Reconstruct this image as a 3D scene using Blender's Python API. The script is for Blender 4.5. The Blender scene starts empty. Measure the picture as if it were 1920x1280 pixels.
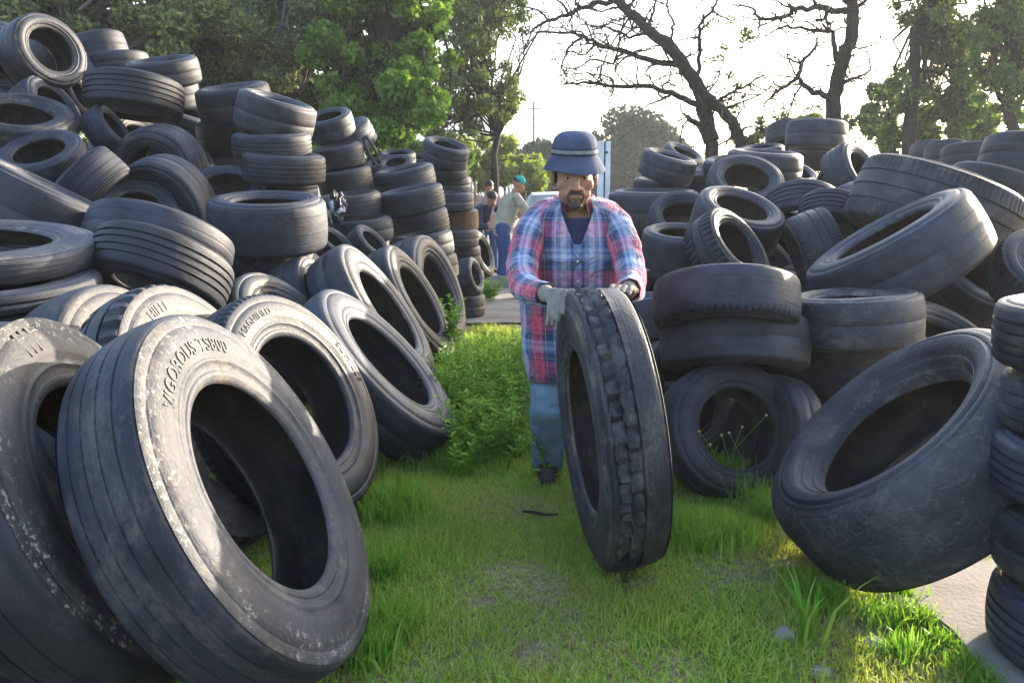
import bpy, bmesh, math, random
import numpy as np
from mathutils import Vector, Matrix, noise as mnoise
scene = bpy.context.scene
COL = scene.collection
EXPO = 2.9
HAZE = .001
import math, random
import numpy as np
F_PX = 1600.0; CAM_H = 1.28; PITCH = math.atan(260/1600.0)
CAM = np.array([0.0, 0.0, CAM_H])
C_R = np.array([1.0, 0, 0]); C_U = np.array([0, math.sin(PITCH), math.cos(PITCH)]); C_F = np.array([0, math.cos(PITCH), -math.sin(PITCH)])
def ray(px, py):
    return C_F + C_R*((px-960)/F_PX) + C_U*((640-py)/F_PX)
def W3(px, py, d):
    "the point at depth d (metres along the view axis) seen at photo pixel px, py"
    return CAM + ray(px, py)*d
def G3(px, py, z=0.0):
    r = ray(px, py); t = (z-CAM_H)/r[2]
    return CAM + r*t
def proj(p):
    q = np.asarray(p)-CAM
    d = q@C_F
    return 960+F_PX*(q@C_R)/d, 640-F_PX*(q@C_U)/d, d
SHO = 0.42     # the visible shoulder circle lies at this share of the section width
TY = []
def T(i, cx, cy, A, r, th, d, w, kind, label, dust=.35, tone=0, up=None, W=None, D=None):
    TY.append(dict(id=i, cx=cx, cy=cy, A=A, r=r, th=th, d=d, w=w, kind=kind, label=label, dust=dust, tone=tone, up=up, W=W, D=D))
# --- leaning row at the near left edge of the path
T('F1',503,902,732,.43,29,2.25,135,'worn','huge bald truck tyre leaning nearest the camera, raised lettering round its dusty face',.62)
T('F2',222,910,724,.45,29,2.2,135,'shred','huge truck tyre with torn shoulder and block letters, leaning behind the huge lettered bald one',.5)
T('F3',0,1010,640,.42,27,2.3,170,'worn','huge grey dusty truck tyre lowest in the bottom corner, behind the torn-shouldered tyre',0.7)
T('F4',402,765,520,.5,25,3.2,85,'lug','truck tyre with thick white-lit shoulder lugs peeking above the huge lettered one',0.65)
T('F5',272,745,480,.5,22,3.5,85,'bald','smooth grey tyre face half hidden behind the white-lugged truck tyre',0.6)
T('F6',575,747,440,.58,27,3.4,75,'siped','big truck tyre with fine-toothed shoulder and open black hole, against the huge lettered one',0.6)
T('F7',733,675,362,.29,43,4.35,82,'bald','steeply tilted truck tyre, nearest of the fanned row beside the leafy weeds',0.5)
T('F8',730,581,302,.24,34,5.2,74,'bald','fanned leaning truck tyre with tan sunlit lip, just behind the steeply tilted one',0.5)
T('F9',790,562,236,.27,30,6.1,62,'bald','fanned leaning truck tyre with white rim, third along the row from the steeply tilted one',0.5)
T('F10',826,540,214,.37,19,7.1,58,'bald','almost upright truck tyre with wide dark hole and a sprig of weed in it',0.45)
T('F11',545,612,262,.5,42,4.6,90,'bald','tan sunlit smooth tyre top poking out above the fine-toothed truck tyre',0.65)
T('F12',600,555,170,.35,20,5.4,60,'bald','small pale sunlit tyre lip wedged beside the fanned row',0.6)
# --- flat collapsed stack at the left frame edge
T('P1',-30,447,395,.2,92,3.9,50,'worn','flat-lying truck tyre with crumbling grey rim, topmost of the squashed stack',.85,W=.13)
T('P2',-34,492,372,.16,93,3.85,40,'bald','squashed tyre directly under the crumbling grey rim',.55,W=.10)
T('P3',-24,526,385,.16,96,3.8,40,'bald','squashed tyre in the middle of the flattened stack, edge lit white',.55,W=.10)
T('P4',-18,562,398,.16,98,3.75,50,'bald','squashed tyre at the bottom of the flattened stack',.55,W=.12)
# --- left heap
T('P25',290,545,255,.26,250,4.6,78,'rib','ribbed tyre with sunlit grooves, right above the white-lugged truck tyre',.3)
T('P24',285,505,268,.26,252,4.75,80,'bald','smooth blue-black tyre lying on the ribbed tyre with sunlit grooves',0.4)
T('P27',205,470,150,.5,205,5.2,60,'bald','dull dusty tyre end squeezed beside the two slanting ribbed tyres',.6)
T('P5',85,352,272,.06,62,4.95,135,'bald','wide smooth tyre tread sloping like a slide above the flattened stack',0.45)
T('P22',257,397,156,.8,92,5.4,40,'bald','tyre with brown-tinted hole showing only its upper half, over the smooth blue-black tyre',.5)
T('P21',292,398,190,.8,212,5.75,40,'bald','dark tyre side with thin bright edge, behind the half-shown brown-holed tyre',.3)
T('P23',192,368,152,.1,-45,5.3,78,'siped','tyre lying slantwise with sunlit rough tread end, beside the sloping wide tread',.5)
T('P19',287,322,164,.85,200,6.1,40,'bald','rounded grey tyre standing as an arch in the middle of the left heap',.5)
T('P6',72,282,162,.42,108,5.7,62,'siped','open car tyre with bright treaded edge, above the sloping wide tread',.5)
T('P7',42,210,180,.4,86,6.0,60,'bald','tilted tyre with olive hole and lit lip, below the two standing tyres',.55)
T('P8',8,134,142,.72,50,6.4,50,'bald','purplish standing tyre at the frame edge, cut by the picture border',.45)
T('P9',97,93,146,.74,30,6.6,50,'bald','pale grey tyre standing highest on the left heap with a see-through hole',0.55)
T('P10',128,100,130,.4,40,7.1,50,'bald','dark tyre just behind the pale grey highest standing tyre',.3)
#T('P10b',8,62,130,.6,60,7.1,50,'bald','shadowed tyre in the top corner of the heap',.3)
T('P28',104,196,126,.5,35,6.5,55,'bald','blue-black smooth tyre directly under the pale grey standing tyre',.25)
T('P29',150,176,90,.35,20,6.9,36,'bald','small rounded tyre with sunlit spot below the see-through hole tyre',.4)
T('P30',158,152,84,.5,38,7.2,40,'bald','tyre showing only a thin bright arc beside the pale standing tyre',.3)
T('P11',188,118,112,.22,281,7.6,44,'bald','domed blue-grey tyre on the crest beneath the twiggy branches',.25)
T('P12',222,142,120,.16,275,7.5,34,'bald','dark flattened tyre under the domed blue-grey crest tyre',.25)
T('P13',302,114,132,.09,97,7.2,44,'bald','lying tyre with pinkish sunlit end, top of the short twin stack',.35)
T('P14',272,128,96,.4,65,7.7,40,'bald','dark rounded tyre behind the pinkish-ended lying tyre',.2)
T('P15',312,154,114,.09,92,7.3,44,'bald','lying blue tyre under the pinkish-ended tyre of the twin stack',.25)
T('P16',250,208,178,.2,261,6.6,54,'rib','big ribbed tyre arching over with golden lit grooves at its end',.4)
T('P17',215,236,98,.3,35,6.5,56,'siped','narrow tyre with cream sunlit bead and small dark hole',.6)
T('P18',286,272,176,.42,48,6.7,60,'bald','dark tyre with a long thin sunlit edge behind the arch tyre',.3)
T('P20',348,282,138,.4,50,7.0,55,'bald','tyre with a cream sunlit corner below the big ribbed tyre',.4)
T('P31',20,300,190,.3,95,6.3,60,'bald','dark tyre under the tilted olive-holed tyre at the frame edge',.3)
# --- the two-column stack in the middle of the left heap
T('B1',500,377,222,.15,91,5.55,84,'worn','wide open-topped lying tyre with crumbly lit end, at the foot of the lopsided stack',0.55)
T('B2',520,462,168,.12,75,6.0,66,'rib','ribbed tyre under the wide open-topped lying tyre, its sunlit end showing',.45)
T('B3',470,478,190,.3,140,5.6,70,'bald','smooth bluish tyre crouching in the dark beneath the wide open-topped tyre',.3)
T('O1',428,346,140,.55,90,6.1,40,'bald','tilted tyre showing a round brown hole behind the wide open-topped tyre',.3)
T('S1b',537,338,112,.08,92,6.6,34,'bald','short blue tyre sandwiched above the wide open-topped lying tyre',.2)
T('S1c',532,292,152,.08,88,6.4,46,'rib','many-grooved tyre with white sunlit end, third up in the lopsided stack',.35)
T('S1d',508,252,146,.08,91,6.5,42,'rib','lying tyre with striped sunlit end under the big tipped top tyre',.3)
T('S1e',522,189,152,.1,74,6.5,64,'bald','big tipped tyre crowning the lopsided stack',.35)
T('S1f',434,165,140,.08,98,7.0,58,'bald','big lying tyre behind the tipped crowning tyre, end lit warm',.3)
T('S1g',432,228,130,.1,95,7.1,60,'bald','shadowed tyre under the warm-ended lying tyre',.2)
T('S1h',440,290,130,.1,92,7.1,60,'bald','shadowed tyre deep under the warm-ended lying tyre, second below',.2)
# --- second stack
T('S2a',614,218,92,.28,104,8.2,38,'bald','open tyre on top of the slender stack with white lit end',.3)
T('S2b',643,243,104,.2,116,8.3,46,'siped','tyre leaning off the slender stack with a long sunlit end',.4)
T('S2c',632,275,94,.1,100,8.0,40,'rib','second tyre down in the slender stack, lit cream at one side',.3)
T('S2d',644,319,106,.1,98,7.9,44,'rib','ribbed tyre mid-way in the slender stack, tall lit end',.3)
T('S2e',654,366,118,.1,96,7.7,44,'rib','blue ribbed tyre low in the slender stack',.25)
T('S2f',672,412,120,.1,96,7.6,40,'bald','lowest tyre visible in the slender stack, above two rounded tyres',.3)
T('S2g',630,450,84,.4,50,6.6,50,'bald','rounded shiny blue tyre beside the plastic bag',.3)
T('S2h',700,452,84,.4,45,6.9,50,'bald','rounded shiny blue tyre lit along one curve, above the fanned row',.3)
# --- third stack
T('S3a',754,318,120,.1,101,8.2,40,'siped','slanting top tyre of the four-high ribbed stack',.3)
T('S3b',767,356,123,.1,101,8.2,40,'rib','second tyre of the four-high ribbed stack',.3)
T('S3c',778,399,126,.1,100,8.2,40,'rib','third tyre down the four-high ribbed stack',.3)
T('S3d',788,441,122,.1,99,8.2,40,'bald','smooth blue tyre low in the four-high ribbed stack',.25)
T('S3e',799,482,120,.1,97,8.2,40,'bald','bottom tyre of the ribbed stack, its edge showing past the upright truck tyre',.4)
T('S3f',742,304,66,.42,98,9.6,20,'bald','grey cap-like tyre lying behind the four-high ribbed stack',.4)
T('S3g',744,287,70,.2,92,10.6,24,'bald','small distant tyre with a bright spot below the sunlit leaves',.3)
T('S3h',786,296,64,.2,92,10.8,24,'bald','small distant brownish tyre next to the far tower stack',.4)
T('S3i',712,303,60,.3,105,10.2,24,'bald','small distant dark tyre beyond the torn rubber loop',.3)
# --- far tower
T('S4a',839,271,90,.26,75,9.5,38,'bald','tilted open tyre on the very top of the far tower',.3)
T('S4b',832,305,88,.08,90,9.7,27,'bald','second tyre from the top of the far tower',.3)
T('S4c',838,332,88,.08,90,9.7,27,'bald','third tyre down the far tower, plain dark',.3)
T('S4d',843,362,88,.08,90,9.7,30,'bald','dark tyre right above the rusty-banded tyre of the far tower',.3)
T('S4e',852,394,90,.08,90,9.7,36,'rust','rusty orange-banded tyre in the far tower',.4)
T('S4f',852,432,90,.08,90,9.7,28,'bald','tyre right under the rusty-banded tyre in the far tower',.4)
T('S4g',857,461,88,.1,90,9.7,44,'bald','grey tyre second below the rusty-banded tyre in the far tower',.4)
T('S4h',862,508,90,.12,90,9.7,42,'bald','tyre near the foot of the far tower with a pale lit side',.5)
T('S4i',866,553,90,.14,90,9.7,38,'bald','lowest tyre of the far tower, dark against the path',.3)
T('S4j',908,474,92,.32,20,10.6,34,'bald','black tyre standing on edge beside the far tower',.3)
T('S4k',893,515,70,.35,15,9.3,26,'bald','small pale sunlit tyre standing against the far tower',0.6)
# --- right heap, front
T('R1',1648,784,556,.39,129,2.9,160,'caved','giant tilted truck tyre with caved-in sidewall, nearest on the right heap',0.6)
T('R2',1385,802,272,.85,15,3.75,40,'bald','tyre facing the camera with tiny yellow flowers in its hole',.35)
T('R3',1360,608,276,.2,270,4.3,78,'edge','wide lying tyre with lug teeth along its lower edge, behind the rolled tyre',0.35)
T('R4',1376,688,276,.13,270,4.32,84,'bald','smooth-bellied lying tyre under the one with lug teeth',.3)
T('R5',1296,745,250,.6,20,4.5,60,'rib','tyre showing two bright arc lines between the rolled tyre and flower-holed tyre',.25)
T('R6',1602,555,248,.11,92,4.3,84,'bald','lying tyre with bright lip corner, carrying the big open tilted tyre',0.75)
T('R7',1606,640,226,.1,91,4.35,90,'rib','many-ribbed lying tyre behind the caved-in giant',0.7)
T('R8',1655,438,320,.16,121,4.4,104,'bald','big open tyre tilted like a bowl with white lip, high on the right heap',0.4,D=.9)
T('R9',1725,452,302,.12,249,5.3,112,'siped','massive brownish tyre lying behind the bowl-tilted open tyre',0.8,D=1.0)
T('R10',1400,333,146,.6,80,6.6,40,'bald','upright car tyre with striped brown hole near the crest by the dead tree',.25)
T('R11',1392,388,174,.37,71,5.8,62,'bald','tilted car tyre with glossy white rim, mid-way up the right heap',.2)
T('R12',1388,458,166,.43,36,5.25,72,'lug','chunky-lugged tyre propped as a wedge above the lug-toothed lying tyre',0.6)
T('R13',1277,436,152,.22,86,5.9,66,'rib','flat tyre with bright white bead just beside the man\'s sleeve',.35)
T('R14',1282,402,132,.7,80,6.9,40,'bald','shadowed tyre with round maroon hole behind the white-beaded flat tyre',.2)
T('R15',1226,362,170,.07,90,7.2,66,'bald','black flat-topped lying tyre right beside the man\'s shoulder',.1)
T('R16',1258,293,106,.14,74,8.4,60,'bald','tipped dark tyre with thin white rim lines at the near end of the crest',.15)
T('R16b',1236,338,98,.1,88,8.6,50,'bald','dark rounded tyre under the tipped thin-rimmed tyre',.2)
T('R17',1285,285,78,.3,65,10.6,24,'bald','small ring-like tyre leaning on the crest by the dead tree foot',.2)
T('R18',1340,316,88,.3,100,8.6,30,'bald','shiny domed tyre right of the tipped thin-rimmed tyre',.25)
T('R19',1310,326,84,.1,90,8.4,40,'bald','squarish dark lying tyre below the shiny domed tyre',.2)
T('R20',1435,288,142,.07,86,7.5,62,'bald','long flat tyre with white top line behind the upright striped-hole tyre',.2)
T('R21',1492,319,104,.3,65,7.9,30,'bald','tyre whose white inner lip peeks past the long flat tyre',.3)
T('R22',1478,272,86,.4,272,9.9,34,'bald','black humped tyre on the highest point of the right heap',.1)
T('R23',1430,276,80,.15,95,9.2,28,'bald','blue tyre end below the black humped tyre',.25)
T('R24',1528,276,112,.08,268,8.9,46,'bald','dark lying tyre below the black humped tyre',.15)
T('R25',1618,318,124,.38,33,6.9,58,'siped','tall upright tyre with furry tread edge standing at the crest',.4)
T('R26',1550,350,90,.5,170,7.2,40,'bald','small blue tyre end at the foot of the furry-edged upright tyre',.3)
T('R27',1502,420,140,.5,270,6.2,70,'rib','ribbed rounded tyre hump right of the glossy-rimmed tyre',.2)
T('R28',1560,430,130,.5,262,6.0,50,'rib','second ribbed hump behind the blue domed tyre',.2)
T('R29',1588,402,110,.4,200,6.4,50,'bald','blue rounded tyre between the ribbed humps and the massive brownish tyre',.25)
T('R30',1500,490,172,.14,200,5.2,76,'siped','large blue domed tyre with toothed edge, left of the bowl-tilted tyre',.2)
T('R31',1366,300,90,.2,92,8.2,40,'bald','dark tyre at the crest under the dead tree trunk',.15)
# --- right heap, towards the frame edge
T('R32',1848,508,196,.5,52,4.65,100,'bald','open tyre with blue lip facing up beside the right-hand column',.25)
T('R33',1985,498,210,.6,60,4.2,60,'lug','lug-edged tyre ring cut off by the picture border',.3)
T('R34',1741,305,74,.4,270,10.0,28,'bald','first of two small humped tyres on the far crest',.3)
T('R35',1774,308,82,.4,272,9.6,30,'bald','second of two small humped tyres on the far crest, bright arc',.3)
T('R36',1826,320,120,.2,270,8.2,40,'bald','low wide tyre between the small humps and the brown shoulder tyre',.2)
T('R37',1930,345,190,.22,262,6.6,70,'bald','brown-black tyre shoulder bulging at the picture border above the column',.4)
T('R38',1850,395,170,.15,255,6.4,70,'bald','blue-black lying tyre behind the massive brownish tyre',.2)
T('R39',1945,450,170,.3,140,5.4,60,'bald','dim tyre in the notch above the lug-edged ring',.2)
T('R40',1790,640,240,.4,50,4.5,100,'bald','dark tyre between the caved-in giant and the right-hand column',.25)
# --- column on the slab at the right frame edge
T('R2b',1420,812,235,.55,170,4.35,50,'bald','dim tyre standing behind the flower-holed tyre, seen through its hole',.3)
T('R41',1262,655,210,.15,265,4.75,74,'bald','dim lying tyre wedged between the rolled tyre and the lug-toothed lying tyre',.2)
T('R42',1550,735,215,.2,262,4.75,84,'rib','dim ribbed tyre low between the flower-holed tyre and the caved-in giant',.35)
T('R43',1235,560,190,.12,92,5.2,66,'bald','dark flat tyre low beside the man, under the white-beaded flat tyre',.2)
T('RS1',2109,570,440,.1,90,2.3,120,'rib','top tyre of the near column on the concrete slab',0.65,up=(-.03,.0),W=0.19)
T('RS2',2124,715,440,.1,90,2.3,120,'siped','second tyre of the near column on the slab, set back',0.7,up=(.0,.02),W=0.165)
T('RS3',2102,838,440,.1,90,2.3,140,'rib','third tyre of the near column on the slab, bulging out',0.6,up=(.03,-.02),W=0.175)
T('RS4',2110,975,440,.1,90,2.3,140,'bald','fourth tyre of the near column on the slab',0.6,up=(-.02,.03),W=0.185)
T('RS5',2104,1128,440,.1,90,2.3,160,'rib','bottom tyre of the near column, standing on the concrete slab',0.55,up=(.02,.0),W=0.2)
# --- the tyre being rolled
T('M1',1090,806,528,.15,187.5,3.04,98,'rolled','half-bald block-tread truck tyre being rolled by the man in plaid',.75,D=1.02)
ADJ = {'F1': 1.0, 'F2': 1.0, 'F3': 1.0, 'F4': 1.0, 'F5': 1.0, 'F6': 1.0, 'F7': 1.0, 'F8': 1.0, 'F9': 1.0, 'F10': 1.0, 'F11': 1.0, 'F12': 0.988, 'P1': 0.988, 'P2': 1.035, 'P3': 0.964, 'P4': 1.0, 'P25': 0.908, 'P24': 0.991, 'P27': 1.001, 'P5': 0.981, 'P22': 1.032, 'P21': 1.008, 'P23': 1.036, 'P19': 1.019, 'P6': 0.985, 'P7': 0.99, 'P8': 1.0, 'P9': 0.991, 'P10': 1.004, 'P28': 0.994, 'P29': 1.009, 'P30': 1.045, 'P11': 1.044, 'P12': 1.02, 'P13': 0.992, 'P14': 1.09, 'P15': 1.029, 'P16': 0.997, 'P17': 0.987, 'P18': 1.047, 'P20': 1.023, 'P31': 1.0, 'B1': 0.978, 'B2': 1.002, 'B3': 1.009, 'O1': 1.01, 'S1b': 1.006, 'S1c': 0.983, 'S1d': 0.992, 'S1e': 1.017, 'S1f': 0.999, 'S1g': 1.073, 'S1h': 1.088, 'S2a': 0.997, 'S2b': 1.033, 'S2c': 1.0, 'S2d': 0.998, 'S2e': 0.967, 'S2f': 0.959, 'S2g': 1.004, 'S2h': 1.0, 'S3a': 1.0, 'S3b': 0.935, 'S3c': 1.019, 'S3d': 0.952, 'S3e': 1.001, 'S3f': 1.031, 'S3g': 1.0, 'S3h': 1.018, 'S3i': 1.002, 'S4a': 0.995, 'S4b': 1.022, 'S4c': 1.049, 'S4d': 1.0, 'S4e': 1.045, 'S4f': 0.993, 'S4g': 1.014, 'S4h': 1.0, 'S4i': 1.0, 'S4j': 1.0, 'S4k': 0.991, 'R1': 1.0, 'R2': 1.0, 'R3': 0.897, 'R4': 0.921, 'R5': 0.937, 'R6': 0.927, 'R7': 0.984, 'R8': 1.009, 'R9': 0.994, 'R10': 1.004, 'R11': 1.0, 'R12': 1.0, 'R13': 1.036, 'R14': 1.0, 'R15': 1.056, 'R16': 0.959, 'R16b': 1.019, 'R17': 1.0, 'R18': 1.017, 'R19': 1.0, 'R20': 0.988, 'R21': 1.0, 'R22': 1.0, 'R23': 1.0, 'R24': 1.0, 'R25': 1.0, 'R26': 1.038, 'R27': 1.004, 'R28': 0.966, 'R29': 1.0, 'R30': 1.0, 'R31': 0.97, 'R32': 1.073, 'R33': 1.0, 'R34': 1.01, 'R35': 1.0, 'R36': 1.0, 'R37': 1.007, 'R38': 1.0, 'R39': 1.0, 'R40': 1.0, 'R2b': 0.898, 'R41': 0.97, 'R42': 1.063, 'R43': 1.001, 'RS1': 1.0, 'RS2': 1.0, 'RS3': 1.0, 'RS4': 1.0, 'RS5': 1.0, 'M1': 1.0}
FILL = [['L', [-3.11, 8.343, 2.038], [0.375, -0.198, 0.905], 0.616, 0.254], ['L', [-4.375, 7.621, 2.51], [-0.223, 0.754, 0.618], 0.595, 0.231], ['R', [3.42, 9.83, 1.781], [-0.087, -0.144, 0.986], 0.616, 0.25], ['R', [2.108, 6.832, 0.871], [0.634, -0.331, 0.699], 0.687, 0.227], ['R', [1.25, 6.655, 0.58], [0.621, 0.585, 0.521], 0.543, 0.165], ['R', [1.329, 8.479, 1.061], [-0.924, 0.176, 0.339], 0.527, 0.181], ['uR', [1.708, 4.247, 0.16], [0.046, -0.051, 0.998], 0.714, 0.242], ['uL', [-1.293, 5.512, 0.219], [0.011, 0.028, 1.0], 0.707, 0.258], ['uR', [0.873, 4.738, 0.224], [-0.008, -0.027, 1.0], 0.585, 0.221], ['uR', [1.007, 5.36, 0.327], [-0.009, -0.003, 1.0], 0.625, 0.237], ['uR', [2.873, 5.238, 0.372], [-0.016, 0.0, 1.0], 0.662, 0.215], ['uR', [2.78, 5.123, 0.133], [0.016, 0.029, 0.999], 0.68, 0.256], ['uL', [-1.746, 5.897, 0.374], [-0.075, 0.003, 0.997], 0.61, 0.203], ['uL', [-0.982, 8.331, 0.376], [0.025, 0.051, 0.998], 0.676, 0.214], ['uL', [-0.817, 8.341, 0.132], [-0.018, 0.027, 0.999], 0.68, 0.214], ['uR', [1.931, 5.347, 0.497], [0.086, 0.045, 0.995], 0.719, 0.253], ['uL', [-1.741, 4.409, 0.337], [-0.066, 0.071, 0.995], 0.639, 0.205], ['uL', [-1.795, 4.285, 0.113], [0.078, -0.043, 0.996], 0.626, 0.215], ['uR', [3.473, 5.514, 0.565], [0.008, 0.005, 1.0], 0.594, 0.22], ['uR', [3.405, 5.445, 0.291], [-0.03, -0.081, 0.996], 0.591, 0.192], ['uL', [-2.401, 3.808, 0.563], [0.088, -0.069, 0.994], 0.624, 0.207], ['uL', [-2.414, 3.848, 0.305], [-0.036, 0.031, 0.999], 0.631, 0.208], ['uL', [-2.003, 4.919, 0.555], [0.089, 0.038, 0.995], 0.715, 0.252], ['uL', [-2.114, 4.889, 0.278], [0.071, -0.053, 0.996], 0.592, 0.181], ['uL', [-1.297, 7.003, 0.609], [0.003, 0.003, 1.0], 0.662, 0.247], ['uL', [-1.297, 7.016, 0.353], [0.012, 0.07, 0.997], 0.613, 0.219], ['uL', [-1.145, 7.055, 0.114], [-0.036, -0.011, 0.999], 0.604, 0.218], ['uL', [-2.447, 5.495, 0.606], [-0.06, 0.092, 0.994], 0.616, 0.229], ['uL', [-2.386, 5.381, 0.353], [0.006, -0.002, 1.0], 0.648, 0.206], ['uL', [-2.42, 5.352, 0.126], [0.033, -0.002, 0.999], 0.654, 0.223], ['uR', [1.21, 6.248, 0.443], [-0.044, -0.011, 0.999], 0.666, 0.215], ['uR', [1.314, 6.247, 0.198], [0.01, 0.029, 1.0], 0.635, 0.224], ['uR', [1.459, 7.194, 0.542], [0.0, 0.01, 1.0], 0.668, 0.211], ['uR', [1.35, 7.249, 0.303], [-0.042, 0.01, 0.999], 0.626, 0.234], ['uR', [2.571, 5.448, 0.646], [0.017, -0.048, 0.999], 0.673, 0.249], ['uL', [-2.885, 4.929, 0.702], [0.017, -0.016, 1.0], 0.608, 0.213], ['uL', [-2.844, 4.97, 0.403], [0.047, 0.025, 0.999], 0.677, 0.254], ['uR', [1.705, 5.932, 0.718], [0.009, 0.043, 0.999], 0.589, 0.196], ['uL', [-2.362, 6.093, 0.765], [-0.014, -0.039, 0.999], 0.671, 0.204], ['uL', [-2.478, 6.131, 0.514], [0.026, -0.039, 0.999], 0.704, 0.237], ['uL', [-2.531, 6.015, 0.272], [-0.021, -0.007, 1.0], 0.61, 0.2], ['uR', [2.271, 6.073, 0.725], [0.022, 0.002, 1.0], 0.674, 0.215], ['uR', [2.282, 5.964, 0.47], [-0.072, 0.04, 0.997], 0.716, 0.222], ['uR', [2.159, 5.894, 0.192], [-0.001, -0.006, 1.0], 0.711, 0.269], ['uR', [2.739, 6.537, 0.876], [0.006, 0.002, 1.0], 0.631, 0.202], ['uR', [2.732, 6.674, 0.564], [0.031, -0.013, 0.999], 0.672, 0.235], ['uR', [2.531, 6.509, 0.29], [0.039, 0.078, 0.996], 0.642, 0.235], ['uL', [-1.533, 7.649, 0.832], [0.05, -0.012, 0.999], 0.595, 0.226], ['uL', [-1.358, 7.631, 0.586], [-0.015, -0.029, 0.999], 0.679, 0.213], ['uL', [-1.433, 7.643, 0.333], [0.071, 0.095, 0.993], 0.606, 0.199], ['uL', [-1.38, 7.693, 0.111], [0.056, -0.048, 0.997], 0.67, 0.212], ['uR', [3.739, 6.619, 0.936], [0.109, 0.047, 0.993], 0.692, 0.236], ['uR', [3.738, 6.516, 0.648], [-0.053, -0.012, 0.999], 0.615, 0.224], ['uR', [3.719, 6.575, 0.408], [-0.008, -0.003, 1.0], 0.619, 0.218], ['uR', [3.662, 6.658, 0.153], [0.013, -0.102, 0.995], 0.614, 0.223], ['uR', [2.796, 7.723, 1.065], [-0.036, -0.002, 0.999], 0.596, 0.216], ['uR', [2.953, 7.659, 0.836], [-0.017, 0.059, 0.998], 0.598, 0.184], ['uR', [2.901, 7.701, 0.62], [-0.025, 0.008, 1.0], 0.638, 0.194], ['uR', [2.999, 7.714, 0.371], [0.057, 0.084, 0.995], 0.699, 0.216], ['uR', [2.866, 7.611, 0.116], [0.101, -0.024, 0.995], 0.637, 0.222], ['uL', [-2.73, 6.561, 1.05], [-0.021, -0.086, 0.996], 0.602, 0.22], ['uL', [-2.613, 6.625, 0.813], [0.035, -0.008, 0.999], 0.584, 0.18], ['uL', [-2.741, 6.639, 0.611], [-0.001, 0.009, 1.0], 0.586, 0.195], ['uL', [-2.636, 6.535, 0.281], [-0.007, -0.001, 1.0], 0.587, 0.215], ['uR', [2.795, 7.163, 1.059], [-0.036, -0.025, 0.999], 0.663, 0.25], ['uL', [-3.661, 6.491, 1.063], [0.081, -0.009, 0.997], 0.683, 0.228], ['uL', [-3.773, 6.564, 0.774], [-0.065, 0.063, 0.996], 0.689, 0.231], ['uL', [-3.853, 6.643, 0.504], [0.079, 0.038, 0.996], 0.597, 0.194], ['uL', [-3.806, 6.667, 0.261], [0.01, 0.009, 1.0], 0.673, 0.232], ['uR', [1.543, 9.004, 1.114], [0.056, 0.011, 0.998], 0.597, 0.221], ['uR', [1.675, 8.995, 0.728], [-0.069, 0.009, 0.998], 0.698, 0.229], ['uL', [-3.221, 7.352, 1.13], [0.021, -0.03, 0.999], 0.685, 0.211], ['uL', [-3.001, 7.365, 0.885], [0.023, 0.033, 0.999], 0.66, 0.227], ['uL', [-3.182, 7.319, 0.619], [0.019, 0.092, 0.996], 0.693, 0.213], ['uL', [-3.014, 7.397, 0.346], [-0.08, -0.045, 0.996], 0.665, 0.206], ['uL', [-3.16, 7.384, 0.116], [-0.023, -0.112, 0.993], 0.676, 0.223], ['uL', [-3.152, 5.856, 1.138], [0.03, 0.004, 1.0], 0.682, 0.219], ['uL', [-3.215, 5.862, 0.914], [-0.016, 0.002, 1.0], 0.621, 0.199], ['uL', [-3.075, 5.976, 0.671], [0.056, 0.088, 0.995], 0.619, 0.211], ['uL', [-3.122, 5.989, 0.39], [-0.086, -0.019, 0.996], 0.665, 0.229], ['uL', [-3.194, 5.963, 0.134], [0.006, -0.003, 1.0], 0.689, 0.221]]
def solve(t, mul=1.0):
    "centre, axis, outer diameter and section width of one tyre, in metres"
    d = t['d']*mul
    P = W3(t['cx'], t['cy'], d)
    v = P-CAM; v = v/np.linalg.norm(v)
    toV = -v
    ri = C_R-v*(C_R@v); ri /= np.linalg.norm(ri)
    ui = np.cross(ri, v); ui = ui if ui@C_U > 0 else -ui
    s = math.sqrt(max(0, 1-t['r']**2))
    if t['up'] is not None:
        n = np.array([t['up'][0], t['up'][1], 1.0]); n /= np.linalg.norm(n); s = 1.0
    else:
        a = math.radians(t['th'])
        n = t['r']*toV + s*(math.cos(a)*ri+math.sin(a)*ui)
    D = t['A']*d/F_PX
    Wd = t['w']*d/F_PX/(2*SHO)/max(s, .35)
    Wd = min(Wd, .47*D)
    if t['W'] is not None: Wd = t['W']*mul
    c = P - n*SHO*Wd
    return c, n, D, Wd
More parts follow.
